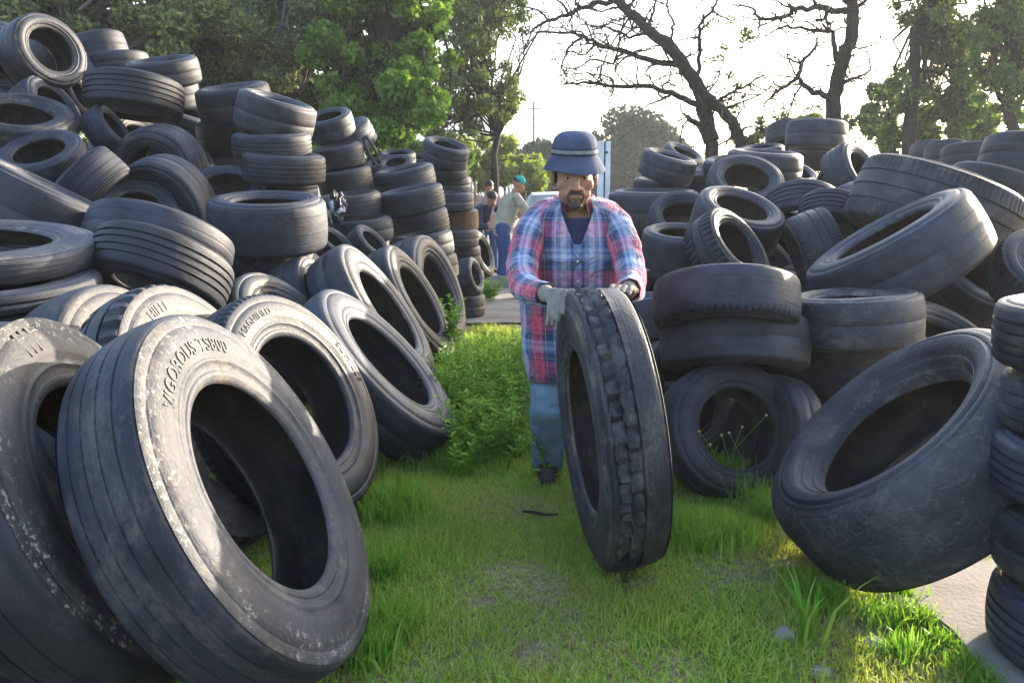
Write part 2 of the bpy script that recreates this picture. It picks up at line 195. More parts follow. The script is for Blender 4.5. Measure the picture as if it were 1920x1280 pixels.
# ------------------------------------------------------------------ helpers
def link(o, parent=None):
    COL.objects.link(o)
    if parent is not None: o.parent = parent
    return o
def tag(o, label=None, cat=None, group=None, kind=None):
    if label: o['label'] = label
    if cat: o['category'] = cat
    if group: o['group'] = group
    if kind: o['kind'] = kind
    return o
def empty(name, loc=(0, 0, 0)):
    o = bpy.data.objects.new(name, None); o.empty_display_size = .1; o.location = loc
    return link(o)
def mesh_from(name, verts, faces, mat=None, smooth=True, sharp=None, uvs=None):
    "faces: list of index tuples, or an (n,k) array"
    me = bpy.data.meshes.new(name)
    verts = np.asarray(verts, dtype=np.float32)
    if isinstance(faces, np.ndarray):
        n, k = faces.shape
        me.vertices.add(len(verts)); me.vertices.foreach_set('co', verts.ravel())
        me.loops.add(n*k); me.loops.foreach_set('vertex_index', faces.astype(np.int32).ravel())
        me.polygons.add(n); me.polygons.foreach_set('loop_start', np.arange(0, n*k, k, dtype=np.int32))
        try: me.polygons.foreach_set('loop_total', np.full(n, k, dtype=np.int32))
        except Exception: pass
        me.update(calc_edges=True)
    else:
        me.from_pydata([tuple(map(float, v)) for v in verts], [], [tuple(int(i) for i in f) for f in faces]); me.update()
    me.polygons.foreach_set('use_smooth', np.full(len(me.polygons), smooth, dtype=bool))
    if sharp is not None: me.set_sharp_from_angle(angle=math.radians(sharp))
    if uvs is not None:
        l = me.uv_layers.new(name='UVMap'); vi = np.empty(len(me.loops), dtype=np.int32); me.loops.foreach_get('vertex_index', vi)
        l.data.foreach_set('uv', np.asarray(uvs, dtype=np.float32)[vi].ravel())
    if mat is not None: me.materials.append(mat)
    return me
def obj(name, me, parent=None):
    return link(bpy.data.objects.new(name, me), parent)
class MB:
    "collects simple shapes for one mesh"
    def __init__(s): s.v = []; s.f = []
    def add(s, v, f):
        b = len(s.v); s.v += [tuple(p) for p in v]; s.f += [tuple(b+i for i in q) for q in f]; return s
    def box(s, c, d, M=None):
        v = []
        for z in (-.5, .5):
            for y in (-.5, .5):
                for x in (-.5, .5):
                    p = Vector((x*d[0], y*d[1], z*d[2]))
                    if M is not None: p = M @ p
                    v.append(Vector(c)+p)
        return s.add(v, [(0, 2, 3, 1), (4, 5, 7, 6), (0, 1, 5, 4), (2, 6, 7, 3), (0, 4, 6, 2), (1, 3, 7, 5)])
    def tube(s, pts, rad, n=8, cap=True):
        pts = [Vector(p) for p in pts]; m = len(pts)
        if not hasattr(rad, '__len__'): rad = [rad]*m
        t0 = (pts[1]-pts[0]).normalized(); a = Vector((0, 0, 1)) if abs(t0.z) < .9 else Vector((1, 0, 0))
        x = a.cross(t0).normalized(); v = []
        for i in range(m):
            t = (pts[min(i+1, m-1)]-pts[max(i-1, 0)])
            t = t.normalized() if t.length > 1e-9 else t0
            x = (x-t*x.dot(t)); x = x.normalized() if x.length > 1e-6 else a.cross(t).normalized()
            y = t.cross(x)
            for k in range(n):
                an = 2*math.pi*k/n; v.append(pts[i]+(x*math.cos(an)+y*math.sin(an))*rad[i])
        f = [(i*n+k, i*n+(k+1) % n, (i+1)*n+(k+1) % n, (i+1)*n+k) for i in range(m-1) for k in range(n)]
        if cap: f += [tuple(range(n-1, -1, -1)), tuple((m-1)*n+k for k in range(n))]
        return s.add(v, f)
    def ball(s, c, r, nu=14, nv=9, M=None):
        r = r if hasattr(r, '__len__') else (r, r, r)
        v = []
        for j in range(nv+1):
            ph = math.pi*j/nv
            for i in range(nu):
                a = 2*math.pi*i/nu; p = Vector((r[0]*math.sin(ph)*math.cos(a), r[1]*math.sin(ph)*math.sin(a), r[2]*math.cos(ph)))
                if M is not None: p = M @ p
                v.append(Vector(c)+p)
        f = [(j*nu+i, (j+1)*nu+i, (j+1)*nu+(i+1) % nu, j*nu+(i+1) % nu) for j in range(nv) for i in range(nu)]
        return s.add(v, f)
    def cap(s, a, b, ra, rb=None, n=12):
        "tapered capsule"
        rb = ra if rb is None else rb; a = Vector(a); b = Vector(b); d = (b-a); L = d.length; d = d.normalized() if L > 1e-9 else Vector((0, 0, 1))
        pts, rr = [], []
        for k in range(5):
            an = math.pi/2*(1-k/4*.98); pts.append(a-d*ra*math.sin(an)); rr.append(max(1e-4, ra*math.cos(an)))
        for k in range(5):
            an = math.pi/2*(.02+k/4*.98); pts.append(b+d*rb*math.sin(an)); rr.append(max(1e-4, rb*math.cos(an)))
        return s.tube(pts, rr, n)
    def mesh(s, name, mat=None, smooth=True, sharp=None):
        return mesh_from(name, s.v, s.f, mat, smooth, sharp)
    def build(s, name, mat=None, parent=None, smooth=True, sharp=40):
        return obj(name, s.mesh(name, mat, smooth, sharp), parent)
def remeshed(name, mb, voxel, mat, iters=3, parent=None, disp=None):
    "one continuous surface out of overlapping shapes"
    o = bpy.data.objects.new(name, mb.mesh(name+'_raw')); COL.objects.link(o)
    m = o.modifiers.new('r', 'REMESH'); m.mode = 'VOXEL'; m.voxel_size = voxel; m.use_smooth_shade = True
    if iters:
        m2 = o.modifiers.new('s', 'SMOOTH'); m2.factor = .5; m2.iterations = iters
    dg = bpy.context.evaluated_depsgraph_get(); dg.update()
    me = bpy.data.meshes.new_from_object(o.evaluated_get(dg)); raw = o.data
    bpy.data.objects.remove(o); bpy.data.meshes.remove(raw)
    me.name = name; me.materials.clear(); me.materials.append(mat)
    if disp is not None:
        n = len(me.vertices); co = np.empty(n*3, dtype=np.float32); me.vertices.foreach_get('co', co); no = np.empty(n*3, dtype=np.float32); me.vertex_normals.foreach_get('vector', no)
        co = co.reshape(-1, 3); no = no.reshape(-1, 3); h = np.array([disp(c) for c in co], dtype=np.float32)
        me.vertices.foreach_set('co', (co+no*h[:, None]).ravel()); me.update()
    me.polygons.foreach_set('use_smooth', np.ones(len(me.polygons), dtype=bool))
    return obj(name, me, parent)
# ------------------------------------------------------------------ node helpers
def nmat(name):
    m = bpy.data.materials.new(name); m.use_nodes = True; nt = m.node_tree; nt.nodes.clear()
    out = nt.nodes.new('ShaderNodeOutputMaterial'); b = nt.nodes.new('ShaderNodeBsdfPrincipled'); nt.links.new(b.outputs[0], out.inputs[0])
    return m, nt, b, out
def N(nt, t, ins=None, **kw):
    n = nt.nodes.new('ShaderNode'+t)
    for k, v in kw.items(): setattr(n, k, v)
    for k, v in (ins or {}).items():
        if hasattr(v, 'is_output') or isinstance(v, bpy.types.NodeSocket): nt.links.new(v, n.inputs[k])
        else: n.inputs[k].default_value = v
    return n
def rgb(*c): return (c[0], c[1], c[2], 1)
def ramp(nt, fac, stops, interp='LINEAR'):
    n = nt.nodes.new('ShaderNodeValToRGB'); n.color_ramp.interpolation = interp; e = n.color_ramp.elements
    while len(e) < len(stops): e.new(.5)
    for i, (p, c) in enumerate(stops): e[i].position = p; e[i].color = c if len(c) == 4 else rgb(*c)
    nt.links.new(fac, n.inputs[0]); return n.outputs[0]
def mix(nt, f, a, b, mode='MIX'):
    n = nt.nodes.new('ShaderNodeMix'); n.data_type = 'RGBA'; n.blend_type = mode
    for k, v in ((0, f), (6, a), (7, b)):
        if isinstance(v, bpy.types.NodeSocket): nt.links.new(v, n.inputs[k])
        else: n.inputs[k].default_value = v
    return n.outputs[2]
def math_(nt, op, a, b=None, clamp=False):
    n = nt.nodes.new('ShaderNodeMath'); n.operation = op; n.use_clamp = clamp
    for k, v in ((0, a), (1, b)):
        if v is None: continue
        if isinstance(v, bpy.types.NodeSocket): nt.links.new(v, n.inputs[k])
        else: n.inputs[k].default_value = v
    return n.outputs[0]
def bump(nt, b, h, strength=.4, dist=.01):
    n = N(nt, 'Bump', {'Strength': strength, 'Distance': dist, 'Height': h}); nt.links.new(n.outputs[0], b.inputs['Normal'])
def simple(name, c, rough=.7, c2=None, scale=8, bmp=.2, bscale=40, bdist=.005, spec=.3, metal=0):
    m, nt, b, out = nmat(name); co = N(nt, 'TexCoord').outputs['Object']
    no = N(nt, 'TexNoise', {'Vector': co, 'Scale': scale, 'Detail': 6.0, 'Roughness': .6})
    c2 = c2 or tuple(x*.6 for x in c)
    nt.links.new(ramp(nt, no.outputs[0], [(.3, c2), (.7, c)]), b.inputs['Base Color'])
    b.inputs['Roughness'].default_value = rough; b.inputs['Specular IOR Level'].default_value = spec; b.inputs['Metallic'].default_value = metal
    if bmp: bump(nt, b, N(nt, 'TexNoise', {'Vector': co, 'Scale': bscale, 'Detail': 4.0}).outputs[0], bmp, bdist)
    return m
# ------------------------------------------------------------------ rubber
def rubber(name, dark, mid, dust, dk=1.0, rough=.55, flake=0, grain=60, ringed=False, crack=.12):
    "worn rubber: dark and mid tones in patches, dust by the object's own colour alpha"
    m, nt, b, out = nmat(name)
    tc = N(nt, 'TexCoord').outputs['Object']; oi = N(nt, 'ObjectInfo')
    off = N(nt, 'VectorMath', {0: tc}, operation='ADD'); sc = N(nt, 'VectorMath', operation='SCALE'); nt.links.new(oi.outputs['Location'], sc.inputs[0]); sc.inputs['Scale'].default_value = 3.7
    nt.links.new(sc.outputs[0], off.inputs[1]); co = off.outputs[0]
    n1 = N(nt, 'TexNoise', {'Vector': co, 'Scale': 2.2, 'Detail': 7.0, 'Roughness': .62}).outputs[0]
    n2 = N(nt, 'TexNoise', {'Vector': co, 'Scale': 3.4, 'Detail': 9.0, 'Roughness': .68, 'Distortion': .6}).outputs[0]
    n3 = N(nt, 'TexNoise', {'Vector': co, 'Scale': grain*.5, 'Detail': 4.0, 'Roughness': .7}).outputs[0]
    base = ramp(nt, n1, [(.36, dark), (.64, mid)])
    base = mix(nt, 1.0, base, oi.outputs['Color'], 'MULTIPLY')
    lo = math_(nt, 'SUBTRACT', .62, math_(nt, 'MULTIPLY', oi.outputs['Alpha'], .17))
    mr = N(nt, 'MapRange', {'Value': math_(nt, 'ADD', math_(nt, 'MULTIPLY', n2, .75), math_(nt, 'MULTIPLY', n3, .25)), 'From Min': lo, 'From Max': math_(nt, 'ADD', lo, .15)})
    df = math_(nt, 'MULTIPLY', mr.outputs[0], math_(nt, 'MULTIPLY', oi.outputs['Alpha'], dk), True)
    dc = ramp(nt, n3, [(.3, tuple(x*.72 for x in dust)), (.75, dust)])
    # fine circumferential scuffs
    sep = N(nt, 'SeparateXYZ', {0: tc}); rr = math_(nt, 'SQRT', math_(nt, 'ADD', math_(nt, 'POWER', sep.outputs[0], 2.0), math_(nt, 'POWER', sep.outputs[1], 2.0)))
    df = math_(nt, 'MULTIPLY', df, ramp(nt, rr, [(.6, (1, 1, 1)), (.67, (.95, .95, .95)), (.71, (.5, .5, .5)), (.83, (.5, .5, .5)), (.88, (.9, .9, .9)), (.95, (1, 1, 1))])) if ringed else df
    colr = mix(nt, df, base, dc)
    cv = N(nt, 'CombineXYZ', {0: math_(nt, 'MULTIPLY', rr, 9.0), 1: math_(nt, 'MULTIPLY', sep.outputs[2], 9.0), 2: math_(nt, 'MULTIPLY', n1, .35)})
    n4 = N(nt, 'TexNoise', {'Vector': cv.outputs[0], 'Scale': 3.0, 'Detail': 5.0, 'Roughness': .7}).outputs[0]
    colr = mix(nt, math_(nt, 'MULTIPLY', ramp(nt, n4, [(.5, (0, 0, 0)), (.72, (1, 1, 1))]), .16), colr, rgb(*[x*.62 for x in dust]))
    if flake:
        fl = N(nt, 'TexNoise', {'Vector': co, 'Scale': 26.0, 'Detail': 6.0, 'Roughness': .75}).outputs[0]
        fm = N(nt, 'TexNoise', {'Vector': co, 'Scale': 3.0, 'Detail': 3.0}).outputs[0]
        rg = ramp(nt, rr, [(.80, (.12, .12, .12)), (.88, (1, 1, 1))]); fl_ = fl
        ff = math_(nt, 'MULTIPLY', rg, math_(nt, 'MULTIPLY', ramp(nt, fl, [(.55, (0, 0, 0)), (.6, (1, 1, 1))]), ramp(nt, fm, [(.42, (0, 0, 0)), (.54, (1, 1, 1))])))
        colr = mix(nt, math_(nt, 'MULTIPLY', ff, flake), colr, rgb(.36, .33, .29))
    nt.links.new(colr, b.inputs['Base Color'])
    nt.links.new(math_(nt, 'ADD', math_(nt, 'MULTIPLY', n2, .3), rough-.12), b.inputs['Roughness'])
    b.inputs['Specular IOR Level'].default_value = .27
    h = math_(nt, 'ADD', math_(nt, 'MULTIPLY', n3, .6), math_(nt, 'MULTIPLY', n4, .45))
    vc = N(nt, 'TexVoronoi', {'Vector': co, 'Scale': 3.2}, feature='DISTANCE_TO_EDGE'); nd = N(nt, 'TexNoise', {'Vector': co, 'Scale': 5.0, 'Detail': 2.0}); vv = N(nt, 'VectorMath', {0: co, 1: nd.outputs['Color']}, operation='ADD'); nt.links.new(vv.outputs[0], vc.inputs['Vector'])
    ck = ramp(nt, vc.outputs['Distance'], [(0, (0, 0, 0)), (.05, (1, 1, 1))]); h = math_(nt, 'ADD', h, math_(nt, 'MULTIPLY', ck, crack))
    if crack > .5: colr = mix(nt, math_(nt, 'MULTIPLY', math_(nt, 'SUBTRACT', 1.0, ck), .26), colr, rgb(*[x*1.2 for x in dust])); nt.links.new(colr, b.inputs['Base Color'])
    bump(nt, b, h, .5, .008)
    return m
DUST = (.165, .138, .108)
M_TREAD = rubber('rubber_tread', (.008, .009, .0135), (.025, .027, .0365), (.11, .094, .08), .85, .52)
M_SIDE = rubber('rubber_sidewall', (.0085, .0095, .0145), (.026, .028, .0375), DUST, 1.1, .52, ringed=True)
M_SIDEF = rubber('rubber_sidewall_flaking', (.018, .0185, .022), (.045, .044, .048), DUST, 1.0, .6, .6, ringed=True)
M_TREADC = rubber('rubber_tread_cracked', (.012, .013, .017), (.034, .036, .045), (.13, .11, .092), 1.0, .56, crack=.8)
M_INNER = rubber('rubber_inner', (.013, .012, .012), (.04, .034, .03), (.11, .082, .06), .95, .65)
M_LETTER = rubber('rubber_lettering', (.028, .027, .027), (.055, .05, .046), (.12, .10, .08), .9, .55)
M_RUST = simple('rusty_tread_band', (.17, .075, .028), .8, (.04, .03, .025), 9)
# ------------------------------------------------------------------ tyres
R_BEAD = .575
SIDE_PROF = [(.425, .955), (.437, .942), (.446, .925), (.449, .912), (.442, .904), (.443, .896), (.462, .885), (.470, .873), (.478, .868), (.487, .835), (.495, .80), (.497, .765), (.488, .745), (.472, .72), (.468, .705), (.474, .698), (.474, .684), (.455, .672), (.44, .655), (.432, .636), (.442, .626), (.44, .612), (.43, .603), (.415, .59), (.395, .579), (.37, R_BEAD)]
INNER_PROF = [(.37, R_BEAD), (.352, .583), (.355, .6), (.385, .64), (.42, .70), (.44, .77), (.432, .84), (.40, .895), (.34, .918), (.2, .928), (0, .93)]
def revolve(prof, n, fn=None):
    th = np.linspace(0, 2*math.pi, n, endpoint=False); P = np.array(prof, dtype=float); m = len(P)
    Z = np.repeat(P[:, 0][:, None], n, 1); Rr = np.repeat(P[:, 1][:, None], n, 1); TH = np.repeat(th[None], m, 0)
    if fn is not None: Z, Rr = fn(Z, Rr, TH)
    v = np.stack([Rr*np.cos(TH), Rr*np.sin(TH), Z], -1).reshape(-1, 3)
    i, k = np.meshgrid(np.arange(m-1), np.arange(n), indexing='ij'); k2 = (k+1) % n
    f = np.stack([i*n+k, i*n+k2, (i+1)*n+k2, (i+1)*n+k], -1).reshape(-1, 4)
    return v, f
def vnoise(TH, Z, seed, fr=3.0):
    a = np.zeros_like(TH); r = np.random.RandomState(seed)
    for k in range(7):
        q = r.randint(1, int(fr*3)+2); a += np.sin(TH*q+r.rand()*6.28+Z*r.uniform(-12, 12))/(1+.35*q)
    return a
def tread_mesh(kind, seed=0):
    rs = np.random.RandomState(seed)
    zs = [-.44, -.432, -.42, -.405, -.385, -.36]
    crown = lambda z: 1.0-.02*(abs(z)/.36)**2 if abs(z) <= .36 else np.interp(abs(z), [.36, .385, .405, .42, .432, .44], [.98, .974, .964, .95, .94, .93])
    g = {'rib': [(-.22, .022, .03), (-.075, .022, .03), (.075, .022, .03), (.22, .022, .03)], 'siped': [(-.2, .018, .02), (0, .018, .02), (.2, .018, .02)],
         'lug': [(-.13, .02, .03), (.13, .02, .03)], 'bald': [(-.2, .006, .004), (.02, .006, .003), (.21, .006, .004)], 'edge': [(-.2, .006, .004), (.2, .006, .004)], 'rust': [(-.2, .012, .005), (.2, .012, .005)],
         'worn': [(-.24, .014, .006), (-.08, .014, .005), (.08, .014, .006), (.24, .014, .006)], 'shred': [(-.2, .014, .008), (.05, .014, .008)], 'caved': [], 'rolled': [(.335, .012, .014), (.16, .016, .038), (-.02, .02, .026)]}[kind]
    cut = [-.36, .36]+[-.3, .3, -.15, .15]
    for z, w, d in g: cut += [z-w-.0022, z-w+.0022, z, z+w-.0022, z+w+.0022]
    zs = sorted(set(np.round(zs+cut+[-z for z in zs], 4)))
    zs = [z for i, z in enumerate(zs) if i == 0 or z-zs[i-1] > .0015]
    per = {'edge': (64, [0, 0, 1]), 'lug': (42, [0, 0, .98, 1, 1, .02]), 'siped': (84, [0, 0, 1]), 'rolled': (46, [0, 0, 0, 1])}.get(kind)
    n = per[0]*len(per[1]) if per else (180 if kind in ('worn', 'shred', 'caved') else 96)
    prof = [(z, float(crown(z))) for z in zs]
    def fn(Z, Rr, TH):
        h = np.zeros_like(Z)
        for z, w, d in g:
            zz = Z-z
            if kind == 'rolled': zz = zz - .012*np.sign(np.sin(TH*46))
            h = np.maximum(h, np.where(np.abs(zz) < w, d, 0))
        if per:
            pat = np.tile(np.array(per[1]), per[0])[None]; 
            if kind == 'lug': h = np.maximum(h, np.where((np.abs(Z) > .2), pat*.045, 0))
            if kind == 'edge': h = np.maximum(h, np.where(Z > .30, pat*.04, 0))
            if kind == 'siped': h = np.maximum(h, np.where((np.abs(Z) > .27), pat*.02, 0))
            if kind == 'rolled':
                keep = (rs.rand(per[0]) > .06).astype(float); keep = np.repeat(keep, len(per[1]))[None]
                p2 = np.roll(pat, 2, 1)
                h = np.maximum(h, np.where((Z > .165) & (Z < .345), pat*.04*keep, 0)); h = np.maximum(h, np.where((Z > -.03) & (Z <= .165), p2*.034*np.roll(keep, 9, 1), 0))
                h = np.where(Z < -.04, .014+.002*vnoise(TH, Z, 5), h)
                h = h+.0015*np.maximum(0, vnoise(TH, Z*3, 8, 9))*(Z > 0)
        Rr = Rr-h
        if kind == 'worn': Rr = Rr-.004*np.maximum(0, vnoise(TH, Z, seed+1, 12))*(np.abs(Z) > .3)
        if kind == 'shred':
            s = np.clip(vnoise(TH, Z*.4, seed+3, 7)-.1, 0, .7)*(Z > .2); Rr = Rr-.05*s
        if kind == 'caved':
            Rr = Rr-.10*(np.clip(np.abs(Z)-.2, 0, 1)/.24)**2*(Z > 0)
            c = np.abs(vnoise(TH, Z*2.0, seed+4, 14)); Rr = Rr-.010*(c < .06)-.003*vnoise(TH, Z, seed+6, 3)
        Rr = Rr*(1+.003*vnoise(TH, 0*Z, seed+9, 2))
        return Z, Rr
    v, f = revolve(prof, n, fn)
    return mesh_from('tread_'+kind, v, f[:, ::-1], M_TREAD, True, 38)
def side_mesh(sign, kind='plain', seed=0):
    def fn(Z, Rr, TH):
        if kind == 'caved':
            if sign > 0: Rr = R_BEAD+(Rr-R_BEAD)*(.858-R_BEAD)/(.955-R_BEAD)
            t = np.clip((.858-Rr)/(.858-R_BEAD), 0, 1); wob = .5+.5*np.sin(TH*1+1.0)+.25*np.sin(TH*3)
            Z = Z-.15*t**1.5-.07*wob*t**1.2; Rr = Rr+.02*t*np.sin(TH*2+.4)
        elif kind == 'flop':
            t = np.clip((.93-Rr)/(.93-R_BEAD), 0, 1); Z = Z-.10*t**1.5*(.6+.5*np.sin(TH*2+.5)); Rr = Rr*(1+.012*t*np.sin(TH*3))
        if kind == 'shred':
            Rr = Rr-.02*np.clip(vnoise(TH, Z*.4, 6, 7)-.1, 0, .7)*(Rr > .9)
        return Z*sign, Rr
    v, f = revolve(SIDE_PROF, 112, fn)
    if sign > 0: f = f[:, ::-1]
    return mesh_from('sidewall_'+kind, v, f, M_SIDE, True, 50)
def inner_mesh(kind='plain'):
    prof = INNER_PROF+[(-z, r) for z, r in INNER_PROF[-2::-1]]
    def fn(Z, Rr, TH):
        if kind == 'caved':
            t = np.clip((.93-Rr)/(.93-R_BEAD), 0, 1)*(Z > 0); wob = .5+.5*np.sin(TH*1+1.0)+.25*np.sin(TH*3)
            Z = Z-.15*t**1.5-.07*wob*t**1.2; Rr = Rr+.02*t*np.sin(TH*2+.4)
        elif kind == 'flop':
            t = np.clip((.93-Rr)/(.93-R_BEAD), 0, 1); Z = Z-np.sign(Z)*.10*t**1.5*(.6+.5*np.sin(TH*2+.5)); Rr = Rr*(1+.012*t*np.sin(TH*3))
        return Z, Rr
    v, f = revolve(prof, 96, fn)
    return mesh_from('inner_liner_'+kind, v, f, M_INNER, True, 50)
KINDS = ['edge', 'rib', 'lug', 'siped', 'bald', 'worn', 'shred', 'caved', 'rolled', 'rust']
TREADS = {k: tread_mesh(k, 11*i+1) for i, k in enumerate(KINDS)}
TREADS['rust'].materials[0] = M_RUST; TREADS['caved'].materials[0] = M_TREADC
SIDES = {(k, s): side_mesh(s, k) for k in ('plain', 'caved', 'flop', 'shred') for s in (1, -1)}
INNERS = {k: inner_mesh(k) for k in ('plain', 'caved', 'flop')}
SIDE_FLAKE = SIDES[('flop', 1)].copy(); SIDE_FLAKE.materials[0] = M_SIDEF
SIDE_FLAKE2 = SIDES[('shred', 1)].copy(); SIDE_FLAKE2.materials[0] = M_SIDEF
def letters(text, D, Wd, rho, size, th0, parent, flip=False, name='lettering', ex=.004):
    "raised letters bent round the sidewall, reading clockwise"
    cu = bpy.data.curves.new('t', 'FONT'); cu.body = text; cu.size = size; cu.extrude = ex; cu.space_character = 1.08; cu.resolution_u = 3
    o = bpy.data.objects.new('t', cu); COL.objects.link(o); dg = bpy.context.evaluated_depsgraph_get(); dg.update()
    me = bpy.data.meshes.new_from_object(o.evaluated_get(dg)); bpy.data.objects.remove(o); bpy.data.curves.remove(cu)
    n = len(me.vertices); co = np.empty(n*3, dtype=np.float32); me.vertices.foreach_get('co', co); co = co.reshape(-1, 3)
    R = D/2; zp = sorted([(r, z) for z, r in SIDE_PROF]); rs_ = [a for a, _ in zp]; zz = [b for _, b in zp]
    r = rho*R+co[:, 1]; a = th0-co[:, 0]/(rho*R)
    z = np.interp(r/R, rs_, zz)*Wd+co[:, 2]*1.0+.0005
    out = np.stack([r*np.cos(a), r*np.sin(a), z], -1).astype(np.float32)
    me.vertices.foreach_set('co', out.ravel()); me.update(); me.materials.clear(); me.materials.append(M_LETTER)
    return obj(name, me, parent)
rng = random.Random(5)
GROUPS = {'F': 'truck tyres leaning along the left of the path', 'P': 'tyres heaped on the left', 'B': 'tyres heaped on the left', 'O': 'tyres heaped on the left', 'S': 'stacked tyres on the left', 'R': 'tyres heaped on the right', 'M': None}
TONES = [(1, 1, 1.04), (.92, .95, 1.05), (1.08, 1.04, 1.0), (.85, .88, 1.0), (1.1, 1.06, 1.06), (.95, 1.0, 1.12)]
TYRE_OBJ = {}
def place_tyre(i, c, n, D, Wd, kind, label, dust, group, rollup=False):
    n = Vector(n).normalized(); up = Vector((0, 0, 1)) if abs(n.z) < .97 else Vector((0, 1, 0))
    x = (up-n*up.dot(n)).normalized(); y = n.cross(x)
    root = bpy.data.objects.new('truck_tyre' if D > .74 else 'car_tyre', None); root.empty_display_size = .1; link(root)
    M = Matrix((x, y, n)).transposed().to_4x4()
    if not rollup: M = M @ Matrix.Rotation(rng.uniform(0, 6.28), 4, 'Z')
    M.translation = Vector(c); root.matrix_world = M
    tag(root, label, 'tyre', group)
    ov = 1+rng.uniform(-.045, .045)*(0 if i in ('M1', 'F1') else 1); sc = (D/2*ov, D/2/ov, Wd); t = rng.choice(TONES); k = rng.uniform(.7, 1.45)
    colr = (t[0]*k, t[1]*k, t[2]*k, max(0, min(1, dust+rng.uniform(-.15, .18))))
    sk = {'caved': 'caved', 'shred': 'shred'}.get(kind, rng.choice(['plain', 'plain', 'flop']))
    if i in ('F1', 'M1', 'F6', 'F2', 'F4', 'R2'): sk = 'plain' if i != 'F2' else 'shred'
    f = SIDES[(sk, 1)]
    if i == 'F1': f = SIDES[('plain', 1)].copy(); f.materials[0] = M_SIDEF
    if i == 'F2': f = SIDE_FLAKE2
    bk = SIDES[('plain' if sk in ('caved', 'shred') else sk, -1)]
    for nm, me in (('tread', TREADS[kind]), ('sidewall', f), ('sidewall', bk), ('inner_liner', INNERS[sk if sk in INNERS else 'plain'])):
        o = bpy.data.objects.new(nm, me); link(o, root); o.scale = sc; o.color = colr if nm != 'tread' or i == 'M1' else colr[:3]+(min(1, colr[3]*(1.05 if i in ('F1', 'F2', 'F3', 'R1', 'R9') else .95)),)
    TYRE_OBJ[i] = (root, D, Wd)
    return root
for t in TY:
    c, n, D, Wd = solve(t, ADJ.get(t['id'], 1.0))
    place_tyre(t['id'], c, n, D, Wd, t['kind'], t['label'], t['dust'], GROUPS[t['id'][0]] if not t['id'].startswith('RS') else 'near column of tyres on the slab', rollup=t['id'] in ('F1', 'F6', 'F4', 'F2', 'R2', 'R1', 'M1'))
for side, c, n, D, Wd in FILL:
    place_tyre('fill', c, n, D, Wd, 'bald', {'L': 'dark tyre buried in a gap of the left heap, barely visible', 'R': 'dark tyre buried in a gap of the right heap, barely visible', 'uL': 'dark tyre lying hidden underneath the left heap', 'uR': 'dark tyre lying hidden underneath the right heap'}[side], .25, {'L': 'tyres in the gaps of the left heap', 'R': 'tyres in the gaps of the right heap', 'uL': 'tyres underneath the left heap', 'uR': 'tyres underneath the right heap'}[side])
def lettering(i, text, rho, size, th0, **k):
    root, D, Wd = TYRE_OBJ[i]; sw = [c for c in root.children if c.name.startswith('sidewall')][0]
    o = letters(text, D, Wd, rho, size, math.radians(th0), None, **k)
    o.parent = sw; o.matrix_parent_inverse = Matrix.Diagonal((1/sw.scale[0], 1/sw.scale[1], 1/sw.scale[2], 1)); o.color = sw.color
lettering('F1', 'VIGOROUS TS800', .74, .054, 44, ex=.0025)
lettering('F6', 'MAGNIFIED', .78, .042, 36, ex=.0025)
lettering('F6', 'SUMILLE', .80, .05, -62, ex=.0025)
lettering('F4', 'HIFLE', .77, .055, 22, ex=.0025)
lettering('F2', 'III', .78, .10, 12, ex=.003)
lettering('R2', 'R00', .80, .04, 28)
# ------------------------------------------------------------------ ground
def ground_mat():
    m, nt, b, out = nmat('soil_and_moss'); co = N(nt, 'TexCoord').outputs['Object']
    n1 = N(nt, 'TexNoise', {'Vector': co, 'Scale': 1.3, 'Detail': 6.0, 'Roughness': .6}).outputs[0]
    n2 = N(nt, 'TexNoise', {'Vector': co, 'Scale': 30.0, 'Detail': 6.0, 'Roughness': .7}).outputs[0]
    n3 = N(nt, 'SeparateColor', {0: N(nt, 'TexVoronoi', {'Vector': co, 'Scale': 70.0}).outputs['Color']}).outputs[0]
    soil = mix(nt, .35, ramp(nt, n2, [(.3, (.12, .085, .05)), (.7, (.30, .225, .15))]), n3, 'SOFT_LIGHT')
    moss = ramp(nt, n2, [(.3, (.07, .11, .022)), (.7, (.17, .225, .05))])
    f = ramp(nt, n1, [(.34, (1, 1, 1)), (.5, (0, 0, 0))])
    sep = N(nt, 'SeparateXYZ', {0: co}); far = ramp(nt, math_(nt, 'MULTIPLY', math_(nt, 'SUBTRACT', sep.outputs[1], 7.0), .25), [(0, (0, 0, 0)), (1, (1, 1, 1))])
    c = mix(nt, f, soil, moss); c = mix(nt, math_(nt, 'MULTIPLY', far, .75), c, soil)
    nt.links.new(c, b.inputs['Base Color']); b.inputs['Roughness'].default_value = .95; b.inputs['Specular IOR Level'].default_value = .1
    bump(nt, b, n2, .7, .02); return m
M_GROUND = ground_mat()
def gz(x, y):
    return .012*math.sin(x*3.1+1)*math.cos(y*2.3)+.01*math.sin(x*7+y*5)
xs = np.concatenate([np.linspace(-150, -5, 12), np.linspace(-4.5, 5, 90), np.linspace(6, 150, 12)]); ys = np.concatenate([np.linspace(-30, 0, 5), np.linspace(.4, 12, 100), np.linspace(13, 420, 20)])
XX, YY = np.meshgrid(xs, ys); ZZ = np.where((np.abs(XX) < 5) & (YY > .3) & (YY < 12.5), .012*np.sin(XX*3.1+1)*np.cos(YY*2.3)+.01*np.sin(XX*7+YY*5), 0)-.012
nx, ny = len(xs), len(ys); I, J = np.meshgrid(np.arange(nx-1), np.arange(ny-1)); a = (J*nx+I).ravel()
tag(obj('ground', mesh_from('ground', np.stack([XX.ravel(), YY.ravel(), ZZ.ravel()], -1), np.stack([a, a+1, a+1+nx, a+nx], -1), M_GROUND)), kind='structure')
